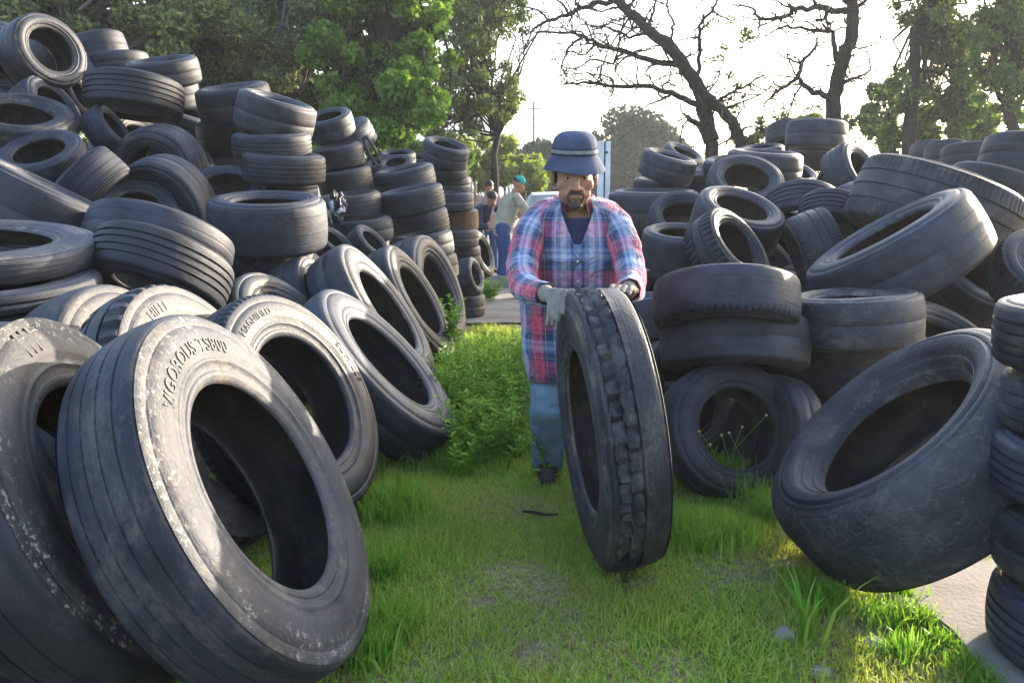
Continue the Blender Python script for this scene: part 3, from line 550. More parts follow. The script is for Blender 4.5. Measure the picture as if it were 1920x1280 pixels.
# dirt track beyond the tyres
M_TRACK = simple('dirt_track', (.24, .21, .175), .95, (.13, .11, .09), 2.5, .5, 40, .01, .1)
mb = MB(); pts = []
for k in range(13):
    x = -9+k*2; pts.append((x, 8.5+.5*math.sin(k*1.7)+.25*abs(x), .012)); 
far = [(-9+k*2, 15+.6*math.sin(k*2.1), .012) for k in range(13)]
mb.add(pts+far, [(k, k+1, 14+k, 13+k) for k in range(12)])
tag(mb.build('track', M_TRACK), kind='structure')
M_CONC = simple('old_concrete', (.25, .225, .20), .9, (.15, .132, .118), 3.5, .4, 60, .006, .15)
mb = MB(); p0 = G3(1690, 1108); p1 = G3(1868, 1285)
d = p1-p0; a0 = p0-d*.25+np.array([0, 0, 0]); a1 = p1+d*2.0
edge = [a0*(1-t)+a1*t+np.array([.012*math.sin(t*31), .01*math.cos(t*23), 0]) for t in np.linspace(0, 1, 25)]
top = [(p[0], p[1], .028) for p in edge]+[(6.0, a1[1], .028), (6.0, a0[1]+.4, .028)]
bot = [(x, y, -.05) for x, y, z in top]; k = len(top)
mb.add(top+bot, [tuple(range(k))]+[(i, i+k, (i+1) % k+k, (i+1) % k) for i in range(k)])
tag(mb.build('concrete_slab', M_CONC, smooth=False), kind='structure')
mb = MB(); mb.box((0.0, 13.0, .09), (7, .35, .18)); mb.build('kerb', M_CONC)['kind'] = 'structure'
# stones
M_STONE = simple('pale_stone', (.27, .25, .22), .95, (.14, .13, .11), 9, .5, 45, .006, .15)
def stone(px, py, size, label, flat=.5, seed=0):
    p = G3(px, py); bm = bmesh.new(); bmesh.ops.create_icosphere(bm, subdivisions=3, radius=1)
    for v in bm.verts:
        q = v.co*1.4+Vector((seed*7, 0, 0)); v.co *= 1+.35*mnoise.noise(q)+.12*mnoise.noise(q*3)
        v.co = Vector((v.co.x*size, v.co.y*size*.8, v.co.z*size*flat))
    me = bpy.data.meshes.new('stone'); bm.to_mesh(me); bm.free(); me.materials.append(M_STONE); me.polygons.foreach_set('use_smooth', [True]*len(me.polygons)); me.set_sharp_from_angle(angle=.6)
    o = obj('stone', me); o.location = (p[0], p[1], size*flat*.3); o.rotation_euler = (0, 0, seed*1.3); tag(o, label, 'stone', 'pale stones in the grass')
stone(1470, 1195, .042, 'pale rounded stone beside the long grass blades', .5, 1)
stone(1690, 1140, .075, 'flat broken concrete chunk under the caved-in giant tyre', .35, 2)
#stone(1392, 1082, .045, 'low gravelly stone patch near the flower-holed tyre', .18, 3)
stone(1552, 1110, .03, 'small angular stone at the edge of the caved-in giant tyre', .5, 4)
stone(1640, 1210, .035, 'little stone in the grass beside the slab edge', .5, 5)
stone(1540, 1262, .035, 'half sunken stone lowest in the grass near the slab', .3, 6)
#stone(855, 1228, .07, 'grey sunken stone in the lawn near the huge lettered tyre', .22, 7)
# ------------------------------------------------------------------ grass
def leafmat(name, stops, trans=.35, rough=.6, patch=None, spec=.25):
    m, nt, b, out = nmat(name); g = N(nt, 'NewGeometry'); c = ramp(nt, g.outputs['Random Per Island'], stops)
    if patch:
        n1 = N(nt, 'TexNoise', {'Vector': N(nt, 'TexCoord').outputs['Object'], 'Scale': patch[0], 'Detail': 3.0}).outputs[0]
        c = mix(nt, ramp(nt, n1, [(.42, (0, 0, 0)), (.62, (1, 1, 1))]), c, mix(nt, .75, c, rgb(*patch[1])))
    nt.links.new(c, b.inputs['Base Color']); b.inputs['Roughness'].default_value = rough; b.inputs['Specular IOR Level'].default_value = spec
    tr = N(nt, 'BsdfTranslucent'); nt.links.new(mix(nt, 1.0, c, rgb(1.15, 1.15, .6), 'MULTIPLY'), tr.inputs[0])
    ms = N(nt, 'MixShader', {0: trans}); nt.links.new(b.outputs[0], ms.inputs[1]); nt.links.new(tr.outputs[0], ms.inputs[2]); nt.links.new(ms.outputs[0], out.inputs[0])
    return m
M_GRASS = leafmat('grass_blades', [(0, (.13, .24, .025)), (.45, (.22, .36, .04)), (.8, (.32, .43, .07)), (1, (.44, .40, .13))], .4, .55, (1.1, (.31, .31, .07)))
M_TUFT = leafmat('long_grass', [(0, (.08, .20, .018)), (.6, (.15, .31, .035)), (1, (.27, .36, .07))], .45, .45)
def blades(P, H, Wd, lean, rs, z0=None):
    "P (n,2) base points; returns verts and quad faces of bent blades"
    n = len(P); a = rs.rand(n)*2*math.pi; l = lean*rs.rand(n)*H; az = rs.rand(n)*2*math.pi
    dx, dy = np.cos(a)*Wd/2, np.sin(a)*Wd/2; lx, ly = np.cos(az)*l, np.sin(az)*l
    z = np.zeros(n) if z0 is None else z0
    rows = []
    for t, w in ((0, 1), (.45, .85), (.8, .5), (1, .06)):
        ox, oy = P[:, 0]+lx*t**2, P[:, 1]+ly*t**2; oz = z+H*(t-.25*(l/H)*t**2)
        rows += [np.stack([ox-dx*w, oy-dy*w, oz], -1), np.stack([ox+dx*w, oy+dy*w, oz], -1)]
    V = np.stack(rows, 1).reshape(-1, 3); b = np.arange(n)*8
    Fc = np.concatenate([np.stack([b+2*k, b+2*k+1, b+2*k+3, b+2*k+2], -1) for k in range(3)])
    return V, Fc
rs = np.random.RandomState(4)
def bare(P):
    "0..1: where the lawn is worn to gravel"
    v = np.zeros(len(P))
    for px, py, r in ((1385, 1080, .22), (1480, 1180, .18), (1560, 1250, .25), (845, 1230, .16), (770, 990, .12), (1640, 1180, .15), (1180, 1090, .12), (1000, 1230, .13), (900, 1130, .10), (1290, 1240, .13), (1440, 960, .15), (1700, 1260, .2)):
        q = G3(px, py); v = np.maximum(v, np.exp(-((P[:, 0]-q[0])**2+(P[:, 1]-q[1])**2)/r**2*1.2))
    v = .75*v+.16*(np.sin(P[:, 0]*6.3+1.3)*np.sin(P[:, 1]*5.1+.4)*np.sin(P[:, 0]*2.2-P[:, 1]*3.3))
    return v
slab_d = (p1-p0)[:2]/np.linalg.norm((p1-p0)[:2])
def on_slab(P):
    q = P-p0[:2][None]; return (q[:, 0]*slab_d[1]-q[:, 1]*slab_d[0])*(-1 if slab_d[1] < 0 else 1) < -0.02
def side_of(P):
    q = P-p0[:2][None]; return q[:, 0]*(-slab_d[1])+q[:, 1]*slab_d[0]
ref = side_of(np.array([[0., 3.]]))[0]
def lawn(n, x0, x1, y0, y1, h0, h1, w, lean):
    P = np.stack([rs.uniform(x0, x1, n), y0+(y1-y0)*rs.rand(n)**1.15], -1); nz_ = np.sin(P[:, 0]*4.7+np.sin(P[:, 1]*3.1)*2)*np.sin(P[:, 1]*4.1+np.sin(P[:, 0]*2.3)*2)
    bm_ = bare(P); keep = (rs.rand(n) > np.clip(bm_*1.15-.3, 0, .85)) & (side_of(P)*np.sign(ref) > -.005)
    P = P[keep]; H = rs.uniform(h0, h1, len(P))*(1.1-.5*np.clip(bm_[keep], 0, 1))*(1+.75*np.clip(nz_[keep], -.6, 1))
    return blades(P, H, w*rs.uniform(.7, 1.3, len(P)), lean, rs)
V1, F1_ = lawn(185000, -1.5, 1.75, 1.55, 4.6, .012, .045, .0042, 1.3)
V2, F2_ = lawn(34000, -1.6, 2.2, 4.4, 8.6, .03, .085, .008, 1.1)
tag(obj('lawn_grass', mesh_from('lawn_grass', np.concatenate([V1, V2]), np.concatenate([F1_, F2_+len(V1)]), M_GRASS)), 'short mossy green grass with worn patches down the path', 'grass', kind='stuff')
V3, F3_ = blades(np.stack([rs.uniform(-1.4, 1.7, 2600), rs.uniform(1.6, 4.5, 2600)], -1), rs.uniform(.004, .014, 2600), rs.uniform(.003, .006, 2600), 6.0, rs)
M_STRAW = leafmat('dry_straw', [(0, (.20, .15, .08)), (1, (.38, .31, .18))], .2)
tag(obj('dry_grass', mesh_from('dry_grass', V3, F3_, M_STRAW)), 'dead straw-coloured blades lying among the lawn', 'grass', kind='stuff')
# longer fringe along the tyres
FR = [(735, 960, .16, 900, .16), (720, 1080, .08, 420, .13), (735, 1190, .08, 500, .16), (690, 1240, .08, 350, .15), (860, 860, .25, 1500, .14), (760, 850, .2, 900, .12), (1270, 890, .12, 900, .2), (1330, 910, .14, 900, .17), (1400, 935, .12, 800, .16), (1290, 1010, .15, 900, .13), (1450, 970, .08, 350, .14), (1360, 1010, .14, 500, .12), (950, 840, .25, 1300, .10), (1540, 1130, .08, 350, .1), (1250, 1000, .06, 350, .15), (1660, 1160, .1, 300, .08), (1700, 1225, .08, 250, .07), (800, 1000, .2, 600, .07), (1230, 1150, .2, 500, .06), (1725, 1165, .05, 260, .07), (1770, 1210, .05, 260, .06), (1815, 1255, .05, 260, .06), (1850, 1290, .05, 260, .06), (1690, 1125, .05, 200, .08)]
vs, fs, b = [], [], 0
for px, py, r, n, h in FR:
    q = G3(px, py); P = q[:2]+rs.normal(0, r*.5, (n, 2)); v, f = blades(P, rs.uniform(.35, 1, n)*h, rs.uniform(.003, .007, n), .9, rs); vs.append(v); fs.append(f+b); b += len(v)
tag(obj('long_grass', mesh_from('long_grass', np.concatenate(vs), np.concatenate(fs), M_TUFT)), 'longer bright grass fringing the tyres on both sides', 'grass', kind='stuff')
def tuft(px, py, n, h, r, label, w=.008):
    q = G3(px, py); P = rs.normal(0, r, (n, 2)); v, f = blades(P, rs.uniform(.5, 1, n)*h, rs.uniform(.6, 1.2, n)*w, .55, rs)
    o = obj('grass_tuft', mesh_from('grass_tuft', v, f, M_TUFT)); o.location = (q[0], q[1], 0); tag(o, label, 'grass tuft', 'separate tufts of long grass')
tuft(1508, 1210, 16, .30, .02, 'two-bladed tall grass tuft sprouting by the pale rounded stone', .012)
tuft(385, 1288, 26, .17, .04, 'broad-bladed tuft at the bottom edge below the huge lettered tyre', .014)
tuft(500, 1290, 22, .10, .06, 'low wide tuft at the bottom edge, right of the broad-bladed tuft', .012)
tuft(740, 948, 70, .17, .05, 'dense bright tuft against the fine-toothed truck tyre')
tuft(1262, 880, 40, .30, .03, 'tall thin tuft right behind the rolled tyre', .007)
tuft(1352, 930, 46, .24, .05, 'spreading tuft in front of the flower-holed tyre')
q = W3(68, 1135, 2.12)
P = rs.normal(0, .012, (9, 2)); v, f = blades(P, rs.uniform(.08, .15, 9), np.full(9, .008), .4, rs); o = obj('grass_tuft', mesh_from('grass_tuft', v, f, M_TUFT)); o.location = q; o.location.z -= .02
tag(o, 'tiny tuft growing through dust on the torn-shouldered tyre', 'grass tuft', 'separate tufts of long grass')
# ------------------------------------------------------------------ leaves and trees
def leafcloud(C, R, n, size, rs, flat=.75, elong=1.7, droop=0.0, bend=True):
    "n small pointed leaves gathered round the clump centres C with radii R"
    C = np.asarray(C); R = np.asarray(R); k = rs.choice(len(C), n, p=(R**2)/np.sum(R**2))
    d = rs.normal(0, 1, (n, 3)); d /= np.linalg.norm(d, axis=1)[:, None]; rad = R[k]*rs.rand(n)**.42
    P = C[k]+d*rad[:, None]*np.array([1, 1, flat])
    u = rs.normal(0, 1, (n, 3)); u[:, 2] -= droop; u /= np.linalg.norm(u, axis=1)[:, None]
    w = np.cross(u, rs.normal(0, 1, (n, 3))+np.array([0, 0, .6])); w /= np.linalg.norm(w, axis=1)[:, None]+1e-9
    nn = np.cross(u, w); s = size*rs.uniform(.6, 1.35, n)[:, None]
    v = np.stack([P-u*s*elong/2, P+w*s*.5+nn*s*.12, P+u*s*elong/2, P-w*s*.5+nn*s*.12], 1).reshape(-1, 3)
    b = np.arange(n)*4
    return v, np.stack([b, b+1, b+2, b+3], -1)
M_BARK = simple('dark_bark', (.035, .028, .024), .95, (.014, .012, .011), 12, .6, 30, .02, .1)
M_BARK2 = simple('grey_bark', (.11, .092, .085), .95, (.05, .042, .04), 12, .6, 30, .02, .1)
L_DARK = leafmat('leaves_dark', [(0, (.032, .075, .014)), (.6, (.07, .14, .024)), (1, (.16, .24, .045))], .35)
L_BRIGHT = leafmat('leaves_bright', [(0, (.04, .105, .013)), (.5, (.085, .185, .024)), (1, (.20, .28, .045))], .45)
L_OLIVE = leafmat('leaves_olive', [(0, (.06, .075, .035)), (.6, (.125, .145, .06)), (1, (.28, .29, .09))], .35)
L_FEATH = leafmat('leaves_feathery', [(0, (.03, .06, .012)), (.7, (.07, .11, .025)), (1, (.15, .17, .05))], .4)
L_YELL = leafmat('leaves_sunny', [(0, (.09, .14, .02)), (.6, (.17, .23, .04)), (1, (.28, .29, .08))], .45)
L_FAR = leafmat('leaves_far', [(0, (.004, .026, .012)), (.7, (.009, .044, .018)), (1, (.03, .075, .02))], .12, .8)
def crook(p, d, L, n, rs, wob=.25, sag=0.0):
    pts = [np.array(p, float)]; d = np.array(d, float); d /= np.linalg.norm(d)
    for k in range(n):
        d = d+rs.normal(0, wob, 3)+np.array([0, 0, sag]); d /= np.linalg.norm(d); pts.append(pts[-1]+d*L/n)
    return pts
def tree(name, label, base, trunk_pts, tr, clumps, n, size, lm, bark, seed, twigs=40, elong=1.7, droop=.2, group=None, cat='tree', flat=.75, limb=.3, nlimb=999):
    rs2 = np.random.RandomState(seed); root = empty(name, tuple(base)); B0 = np.array(base)
    mb = MB(); tp = [np.array(p) for p in trunk_pts]; m = len(tp)
    mb.tube([p-B0 for p in tp], [tr*(1-.75*k/(m-1)) for k in range(m)], 9)
    C = np.array([c for c, r in clumps]); R = np.array([r for c, r in clumps])
    for k in range(min(nlimb, len(C))):                       # a limb to every clump
        j = rs2.randint(m//2, m); s = tp[j]; e = C[k]; mid = (s+e)/2+rs2.normal(0, .12*np.linalg.norm(e-s)+.02, 3)
        mb.tube([s-B0, (s*.6+mid*.4)-B0+rs2.normal(0, .05, 3), mid-B0, (mid+e)/2-B0+rs2.normal(0, .08, 3), e-B0], [tr*limb*1.0, tr*limb*.8, tr*limb*.6, tr*limb*.4, .008], 6)
    for k in range(twigs):
        j = rs2.randint(len(C)); p = C[j]+rs2.normal(0, R[j]*.4, 3); pts = crook(p-B0, rs2.normal(0, 1, 3), R[j]*rs2.uniform(.7, 1.5), 5, rs2)
        mb.tube(pts, list(np.linspace(.016, .004, 6)), 4)
    mb.build('trunk', bark, root)
    v, f = leafcloud(C-B0, R, n, size, rs2, flat, elong, droop)
    obj('crown', mesh_from('crown', v, f, lm, smooth=False), root)
    tag(root, label, cat, group); return root
def clump_px(boxes, d, spread, rs2):
    "clump centres from a list of (px, py, radius px, count)"
    out = []
    for px, py, rp, cnt in boxes:
        for k in range(cnt):
            a = rs2.rand()*6.28; q = rp*rs2.rand()**.5; dd = d+rs2.uniform(-spread, spread)
            out.append((W3(px+q*math.cos(a), py+q*math.sin(a), dd), rp*rs2.uniform(.28, .55)*d/F_PX))
    return out
r2 = np.random.RandomState(21)
def vtrunk(px, d, py_top, lean=0, n=6):
    top = W3(px+lean, py_top, d); b = np.array([W3(px, 380, d)[0], top[1], 0.0]); return [b+(top-b)*t+np.array([.07*math.sin(t*7+px), .05*math.cos(t*5), 0]) for t in np.linspace(0, 1, n)]
tk = vtrunk(120, 13.0, 20)
tree('shade_tree', 'dull olive twiggy tree behind the highest standing tyre', tk[0], tk, .16, clump_px([(30, -40, 110, 12), (180, -30, 110, 14), (300, 10, 90, 12), (380, 60, 80, 10), (90, 30, 80, 8), (250, 60, 50, 8)], 13.0, 1.2, r2), 28000, .055, L_OLIVE, M_BARK2, 31, 160, group='trees behind the left heap')
tk = vtrunk(395, 14.8, 20)
tree('shade_tree', 'dark green tree behind the lopsided stack, shadowed low branches', tk[0], tk, .2, clump_px([(400, 60, 110, 18), (480, 140, 110, 20), (330, 120, 90, 12), (560, 200, 90, 14), (420, 210, 80, 12), (640, 235, 70, 10), (250, 90, 90, 10), (480, 20, 90, 12), (700, 270, 50, 8)], 15.2, 1.0, r2), 44000, .062, L_DARK, M_BARK, 32, 120, group='trees behind the left heap')
tk = vtrunk(530, 14.0, -10)
tree('shade_tree', 'greyish vine-hung tree with pale yellowish leaf sprays, left of the bright one', tk[0], tk, .16, clump_px([(520, 40, 90, 14), (560, 110, 80, 12), (590, -10, 80, 10), (500, 100, 60, 8), (480, -20, 70, 8)], 13.9, .8, r2), 21000, .046, L_OLIVE, M_BARK2, 33, 260, group='trees behind the left heap')
tk = vtrunk(700, 13.2, 30)
tree('shade_tree', 'bright green leafy tree bulging over the slender stack', tk[0], tk, .18, clump_px([(690, 30, 90, 16), (770, 10, 80, 12), (730, 110, 90, 16), (800, 90, 55, 9), (690, 190, 80, 14), (760, 190, 65, 12), (740, 250, 55, 11), (650, 110, 70, 9), (700, -50, 100, 10), (810, 165, 35, 6)], 13.2, .8, r2), 46000, .058, L_BRIGHT, M_BARK, 34, 70, droop=.5, group='trees behind the left heap')
tk = [W3(928, 372, 19), W3(928, 330, 19), W3(926, 290, 19), W3(934, 255, 19), W3(915, 215, 19), W3(900, 160, 19), W3(880, 80, 19)]; tk[0][2] = 0
tree('feathery_tree', 'thin feathery-leaved tree with slim dark trunk beside the open sky', tk[0], tk, .10, clump_px([(890, 60, 70, 12), (860, 130, 60, 12), (910, 190, 55, 12), (880, 10, 80, 12), (935, 150, 30, 6), (850, 210, 50, 9), (920, 235, 40, 8), (950, 205, 22, 5), (840, 255, 45, 8), (900, -40, 80, 8), (960, 30, 35, 5)], 19, 1.2, r2), 20000, .05, L_FEATH, M_BARK, 35, 130, elong=2.6, droop=.6, group='trees behind the left heap')
def bush(label, boxes, d, n, size, lm, seed, spread=.6, name='bush', group='bushes behind the tyres'):
    cl = clump_px(boxes, d, spread, r2); px, py = boxes[0][:2]; b = W3(px, 380, d); b[2] = 0
    return tree(name, label, b, [b+np.array([0, 0, z]) for z in (0, .3, .6, .9)], .05, cl, n, size, lm, M_BARK, seed, 12, 1.6, 0, group, cat='bush', limb=.5)
bush('sunny yellow-green bush around the slim feathery tree trunk', [(950, 310, 50, 12), (900, 290, 45, 10), (990, 330, 40, 10), (880, 340, 40, 8)], 24, 9000, .11, L_YELL, 41)
bush('dark bush low behind the slender stack', [(690, 300, 60, 12), (780, 310, 50, 10), (620, 300, 60, 10), (850, 320, 40, 7)], 17.5, 8000, .10, L_DARK, 42)
bush('deep green undergrowth behind the lopsided stack', [(500, 260, 90, 16), (400, 250, 90, 16), (300, 190, 90, 16), (200, 130, 80, 12), (60, 80, 90, 14), (120, 60, 80, 12), (-20, 60, 100, 18), (10, 140, 80, 10)], 17, 16000, .12, L_DARK, 43, 1.0)
b = W3(1180, 380, 46); b[2] = 0
tk = [b+np.array([0, 0, z]) for z in (0, 1, 2, 3, 4)]
tree('spreading_tree', 'broad dark umbrella-shaped tree far behind the man', b, tk, .35, clump_px([(1180, 296, 45, 26), (1120, 300, 42, 20), (1250, 300, 42, 20), (1065, 308, 40, 16), (1300, 312, 30, 12), (1030, 305, 40, 18), (990, 318, 32, 12), (1180, 320, 100, 40), (1050, 330, 50, 18), (1230, 335, 80, 24), (1110, 345, 60, 18), (1010, 325, 30, 10)], 46, 2.5, r2), 60000, .16, L_FAR, M_BARK, 36, 0, flat=.6, nlimb=14)
b = W3(1000, 380, 40); b[2] = 0
tree('spreading_tree', 'rounded dark green tree far off between the slim feathery tree and the bucket hat', b, [b+np.array([0, 0, z]) for z in (0, .8, 1.5, 2.2)], .25, clump_px([(1010, 300, 34, 18), (975, 312, 30, 14), (1045, 292, 32, 16), (1000, 330, 50, 20), (1050, 325, 40, 14)], 40, 1.8, r2), 24000, .14, L_FAR, M_BARK, 37, 0, flat=.65, nlimb=8)
# bare trees
def limbs(mb, paths, d, B0, rs2, twig=True, tmax=1.5, dense=9):
    for pts, r0, r1 in paths:
        P = []; dd = d
        for k, (x, y) in enumerate(pts):
            P.append(W3(x, y, dd)); dd += rs2.uniform(-.22, .22)
        Q = []                                         # resample with a little crookedness
        for k in range(len(P)-1):
            for s in range(4): Q.append(P[k]*(1-s/4)+P[k+1]*(s/4)+(rs2.normal(0, .018, 3) if s else 0))
        Q.append(P[-1]); m = len(Q); rr = [(r0+(r1-r0)*k/(m-1))*1.25 for k in range(m)]
        mb.tube([q-B0 for q in Q], rr, 7)
        if twig:
            L = sum(np.linalg.norm(Q[k+1]-Q[k]) for k in range(m-1))
            for k in range(int(L*dense)):
                j = rs2.randint(m//4, m); a = rs2.rand()*6.28; t = Q[min(j+1, m-1)]-Q[max(j-1, 0)]; t /= np.linalg.norm(t)+1e-9
                dv = np.array([math.cos(a), .6*rs2.normal(), math.sin(a)])+t*.6
                tl = rs2.uniform(.25, 1)**2*tmax+.12; tw = crook(Q[j]-B0, dv, tl, 6, rs2, .42)
                q0 = max(.006, min(rr[j]*.5, .024)); mb.tube(tw, list(np.linspace(q0, .004, 7)), 5)
                if True:
                    t2 = crook(tw[3], np.array(tw[4])-np.array(tw[2])+rs2.normal(0, .35, 3)*tl, tl*.6, 4, rs2, .4); mb.tube(t2, list(np.linspace(q0*.6, .0035, 5)), 4)
                    t3 = crook(tw[1], rs2.normal(0, 1, 3)*np.array([1, .5, 1]), tl*.5, 4, rs2, .4); mb.tube(t3, list(np.linspace(q0*.6, .003, 5)), 4)
def bare_tree(label, paths, d, seed, leaves=None):
    rs2 = np.random.RandomState(seed); b = W3(*paths[0][0][0], d); b[2] = 0; root = empty('dead_tree', tuple(b)); mb = MB()
    P = W3(*paths[0][0][0], d); mb.tube([np.zeros(3)-np.array([0, 0, .1]), (P-b)*.5, P-b], [paths[0][1]*1.25, paths[0][1]*1.1, paths[0][1]], 9)
    limbs(mb, paths, d, b, rs2); mb.build('trunk', M_BARK, root)
    if leaves:
        cl = clump_px(leaves, d, .5, rs2); v, f = leafcloud(np.array([c for c, r in cl])-b, [r*.7 for c, r in cl], 520, .045, rs2, .8, 1.6); obj('crown', mesh_from('crown', v, f, L_FEATH, smooth=False), root)
    tag(root, label, 'tree', 'bare trees against the white sky')
bare_tree('nearly bare tree leaning left over the man with long forked branches', [
    ([(1335, 265), (1324, 217), (1313, 173), (1281, 119), (1254, 81), (1216, 57), (1183, 27), (1156, 0), (1130, -40)], .125, .05),
    ([(1420, 395), (1404, 320), (1388, 262), (1373, 227), (1345, 200), (1322, 178)], .095, .075),
    ([(1281, 125), (1227, 115), (1172, 97), (1118, 81), (1091, 65), (1059, 62), (1010, 60), (985, 52)], .05, .008),
    ([(1313, 198), (1259, 173), (1216, 162), (1151, 162), (1107, 157), (1059, 157)], .05, .012),
    ([(1160, 6), (1113, 5), (1070, 27), (1032, 38), (996, 60), (977, 103)], .045, .008),
    ([(1308, 157), (1313, 97), (1311, 49), (1335, 22), (1348, -10)], .035, .018),
    ([(1335, 195), (1367, 176), (1400, 160), (1432, 140)], .03, .012),
    ([(1259, 173), (1232, 190), (1207, 201)], .025, .008),
    ([(1318, 238), (1300, 228), (1289, 218)], .045, .035),
    ([(1216, 57), (1222, 30), (1230, -10)], .03, .015), ([(1091, 65), (1062, 95), (1052, 125), (1062, 140)], .022, .006), ([(1151, 162), (1145, 145), (1110, 140), (1105, 128)], .018, .006), ([(1227, 115), (1210, 140), (1226, 160)], .02, .008), ([(1010, 60), (990, 85), (975, 105)], .018, .006), ([(1216, 57), (1180, 72), (1140, 52), (1098, 46), (1070, 58)], .026, .006), ([(1172, 97), (1150, 120), (1110, 112), (1078, 128), (1050, 122)], .022, .006), ([(1118, 81), (1098, 102), (1070, 96), (1040, 114)], .018, .005), ([(1032, 38), (1010, 20), (975, 10), (940, 18)], .02, .006), ([(1070, 27), (1050, 4), (1015, -12)], .022, .008), ([(1254, 81), (1264, 46), (1250, 8), (1262, -20)], .024, .008), ([(1183, 27), (1160, 40), (1130, 30)], .022, .006), ([(1335, 22), (1372, 40), (1396, 30)], .016, .005), ([(1400, 160), (1418, 172), (1450, 165)], .014, .005)],
    16, 51, [(1360, 70, 40, 7), (1365, 175, 35, 6), (1350, 120, 30, 4)])
bare_tree('upright nearly bare tree with a kinked fork, right of the leaning one', [
    ([(1562, 265), (1562, 184), (1579, 119), (1598, 70), (1600, 22), (1588, -5), (1580, -40)], .125, .075),
    ([(1555, 182), (1519, 168), (1497, 146), (1454, 173), (1432, 195)], .055, .012),
    ([(1497, 146), (1503, 119), (1530, 87), (1534, 70)], .04, .015),
    ([(1568, 114), (1562, 60), (1519, 57), (1476, 49)], .045, .015),
    ([(1594, 22), (1552, 16), (1503, 14), (1470, 32), (1424, 35), (1411, 16), (1373, 8)], .055, .012),
    ([(1573, 162), (1606, 146), (1633, 130), (1622, 81)], .03, .008),
    ([(1600, 16), (1622, 2), (1640, -20)], .04, .02), ([(1503, 119), (1475, 110), (1455, 95)], .02, .006), ([(1552, 16), (1545, 35), (1530, 40)], .03, .012), ([(1424, 35), (1425, 65), (1405, 85)], .018, .006), ([(1562, 60), (1548, 40)], .025, .012), ([(1476, 49), (1440, 65), (1405, 80)], .018, .006), ([(1432, 195), (1434, 215), (1425, 226)], .014, .005)],
    16.5, 52, [(1500, 195, 40, 5), (1450, 220, 40, 5), (1520, 235, 45, 6)])
# leafy trees on the right
GR = 'leafy trees behind the right heap'
tk = [W3(1703, 320, 15.5), W3(1706, 240, 15.5), W3(1716, 110, 15.5), W3(1714, 54, 15.5), W3(1747, 5, 15.5), W3(1770, -60, 15.5)]; tk[0][2] = 0
tree('thin_tree', 'thin dark-trunked tree with loose foliage, nearest the kinked bare tree', tk[0], tk, .14, clump_px([(1700, 20, 60, 6), (1760, 50, 50, 7), (1790, 110, 50, 8), (1770, -30, 70, 6), (1720, 170, 45, 7), (1660, 30, 30, 2)], 15.5, .8, r2), 7500, .05, L_FEATH, M_BARK, 61, 60, group=GR)
tk = [W3(1801, 320, 17), W3(1800, 250, 17), W3(1790, 160, 17), W3(1775, 80, 17), W3(1765, 0, 17)]; tk[0][2] = 0
tree('thin_tree', 'middle leafy tree with sky showing through, behind the massive brownish tyre', tk[0], tk, .10, clump_px([(1800, 70, 60, 10), (1770, 160, 60, 10), (1830, 180, 60, 10), (1810, 20, 60, 7), (1800, 240, 50, 8), (1690, 215, 50, 8), (1650, 230, 40, 7)], 17, .9, r2), 14500, .055, L_DARK, M_BARK, 62, 60, group=GR)
tk = [W3(1908, 320, 15), W3(1904, 250, 15), W3(1885, 195, 15), W3(1895, 120, 15), W3(1880, 40, 15)]; tk[0][2] = 0
tree('thin_tree', 'leafy tree leaning at the right picture border', tk[0], tk, .13, clump_px([(1890, 60, 60, 10), (1930, 130, 60, 10), (1880, 160, 50, 8), (1860, 20, 60, 8), (1940, 10, 80, 8), (1960, 200, 50, 6), (1850, 110, 40, 6)], 15, .8, r2), 15000, .052, L_DARK, M_BARK, 63, 50, group=GR)
bush('green bush with sunlit leaves behind the two small humped tyres', [(1760, 250, 50, 12), (1830, 255, 50, 10), (1700, 260, 40, 9), (1900, 260, 45, 9)], 18, 7500, .09, L_BRIGHT, 44)
bush('ragged bush behind the black humped tyre', [(1500, 235, 40, 8), (1440, 250, 35, 6), (1610, 245, 40, 9), (1650, 190, 40, 9), (1400, 262, 25, 4)], 20, 5200, .075, L_FEATH, 45)
bush('low dark thicket closing the yard behind the left heap', [(-150, 330, 130, 16), (60, 340, 120, 16), (250, 350, 110, 14), (430, 350, 100, 12), (-380, 330, 150, 16), (-300, 200, 150, 14)], 17.5, 15000, .13, L_DARK, 46, 1.0)
bush('low thicket past the right picture border behind the column', [(2050, 330, 100, 12), (2250, 320, 130, 14), (1850, 350, 90, 10)], 20, 9000, .13, L_DARK, 47, 1.0)
# hill on the horizon
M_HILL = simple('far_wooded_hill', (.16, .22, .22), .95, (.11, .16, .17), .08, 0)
mb = MB(); n = 24
mb.add([(-60+i*7-70, 300, 0) for i in range(n)]+[(-60+i*7-70, 330, 27*math.exp(-((i-14)/6.0)**2)+12+1.6*math.sin(i*1.9)) for i in range(n)]+[(-60+i*7-70, 380, 0) for i in range(n)], [(r*n+i, r*n+i+1, (r+1)*n+i+1, (r+1)*n+i) for r in range(2) for i in range(n-1)])
mb.build('hill', M_HILL)['kind'] = 'structure'
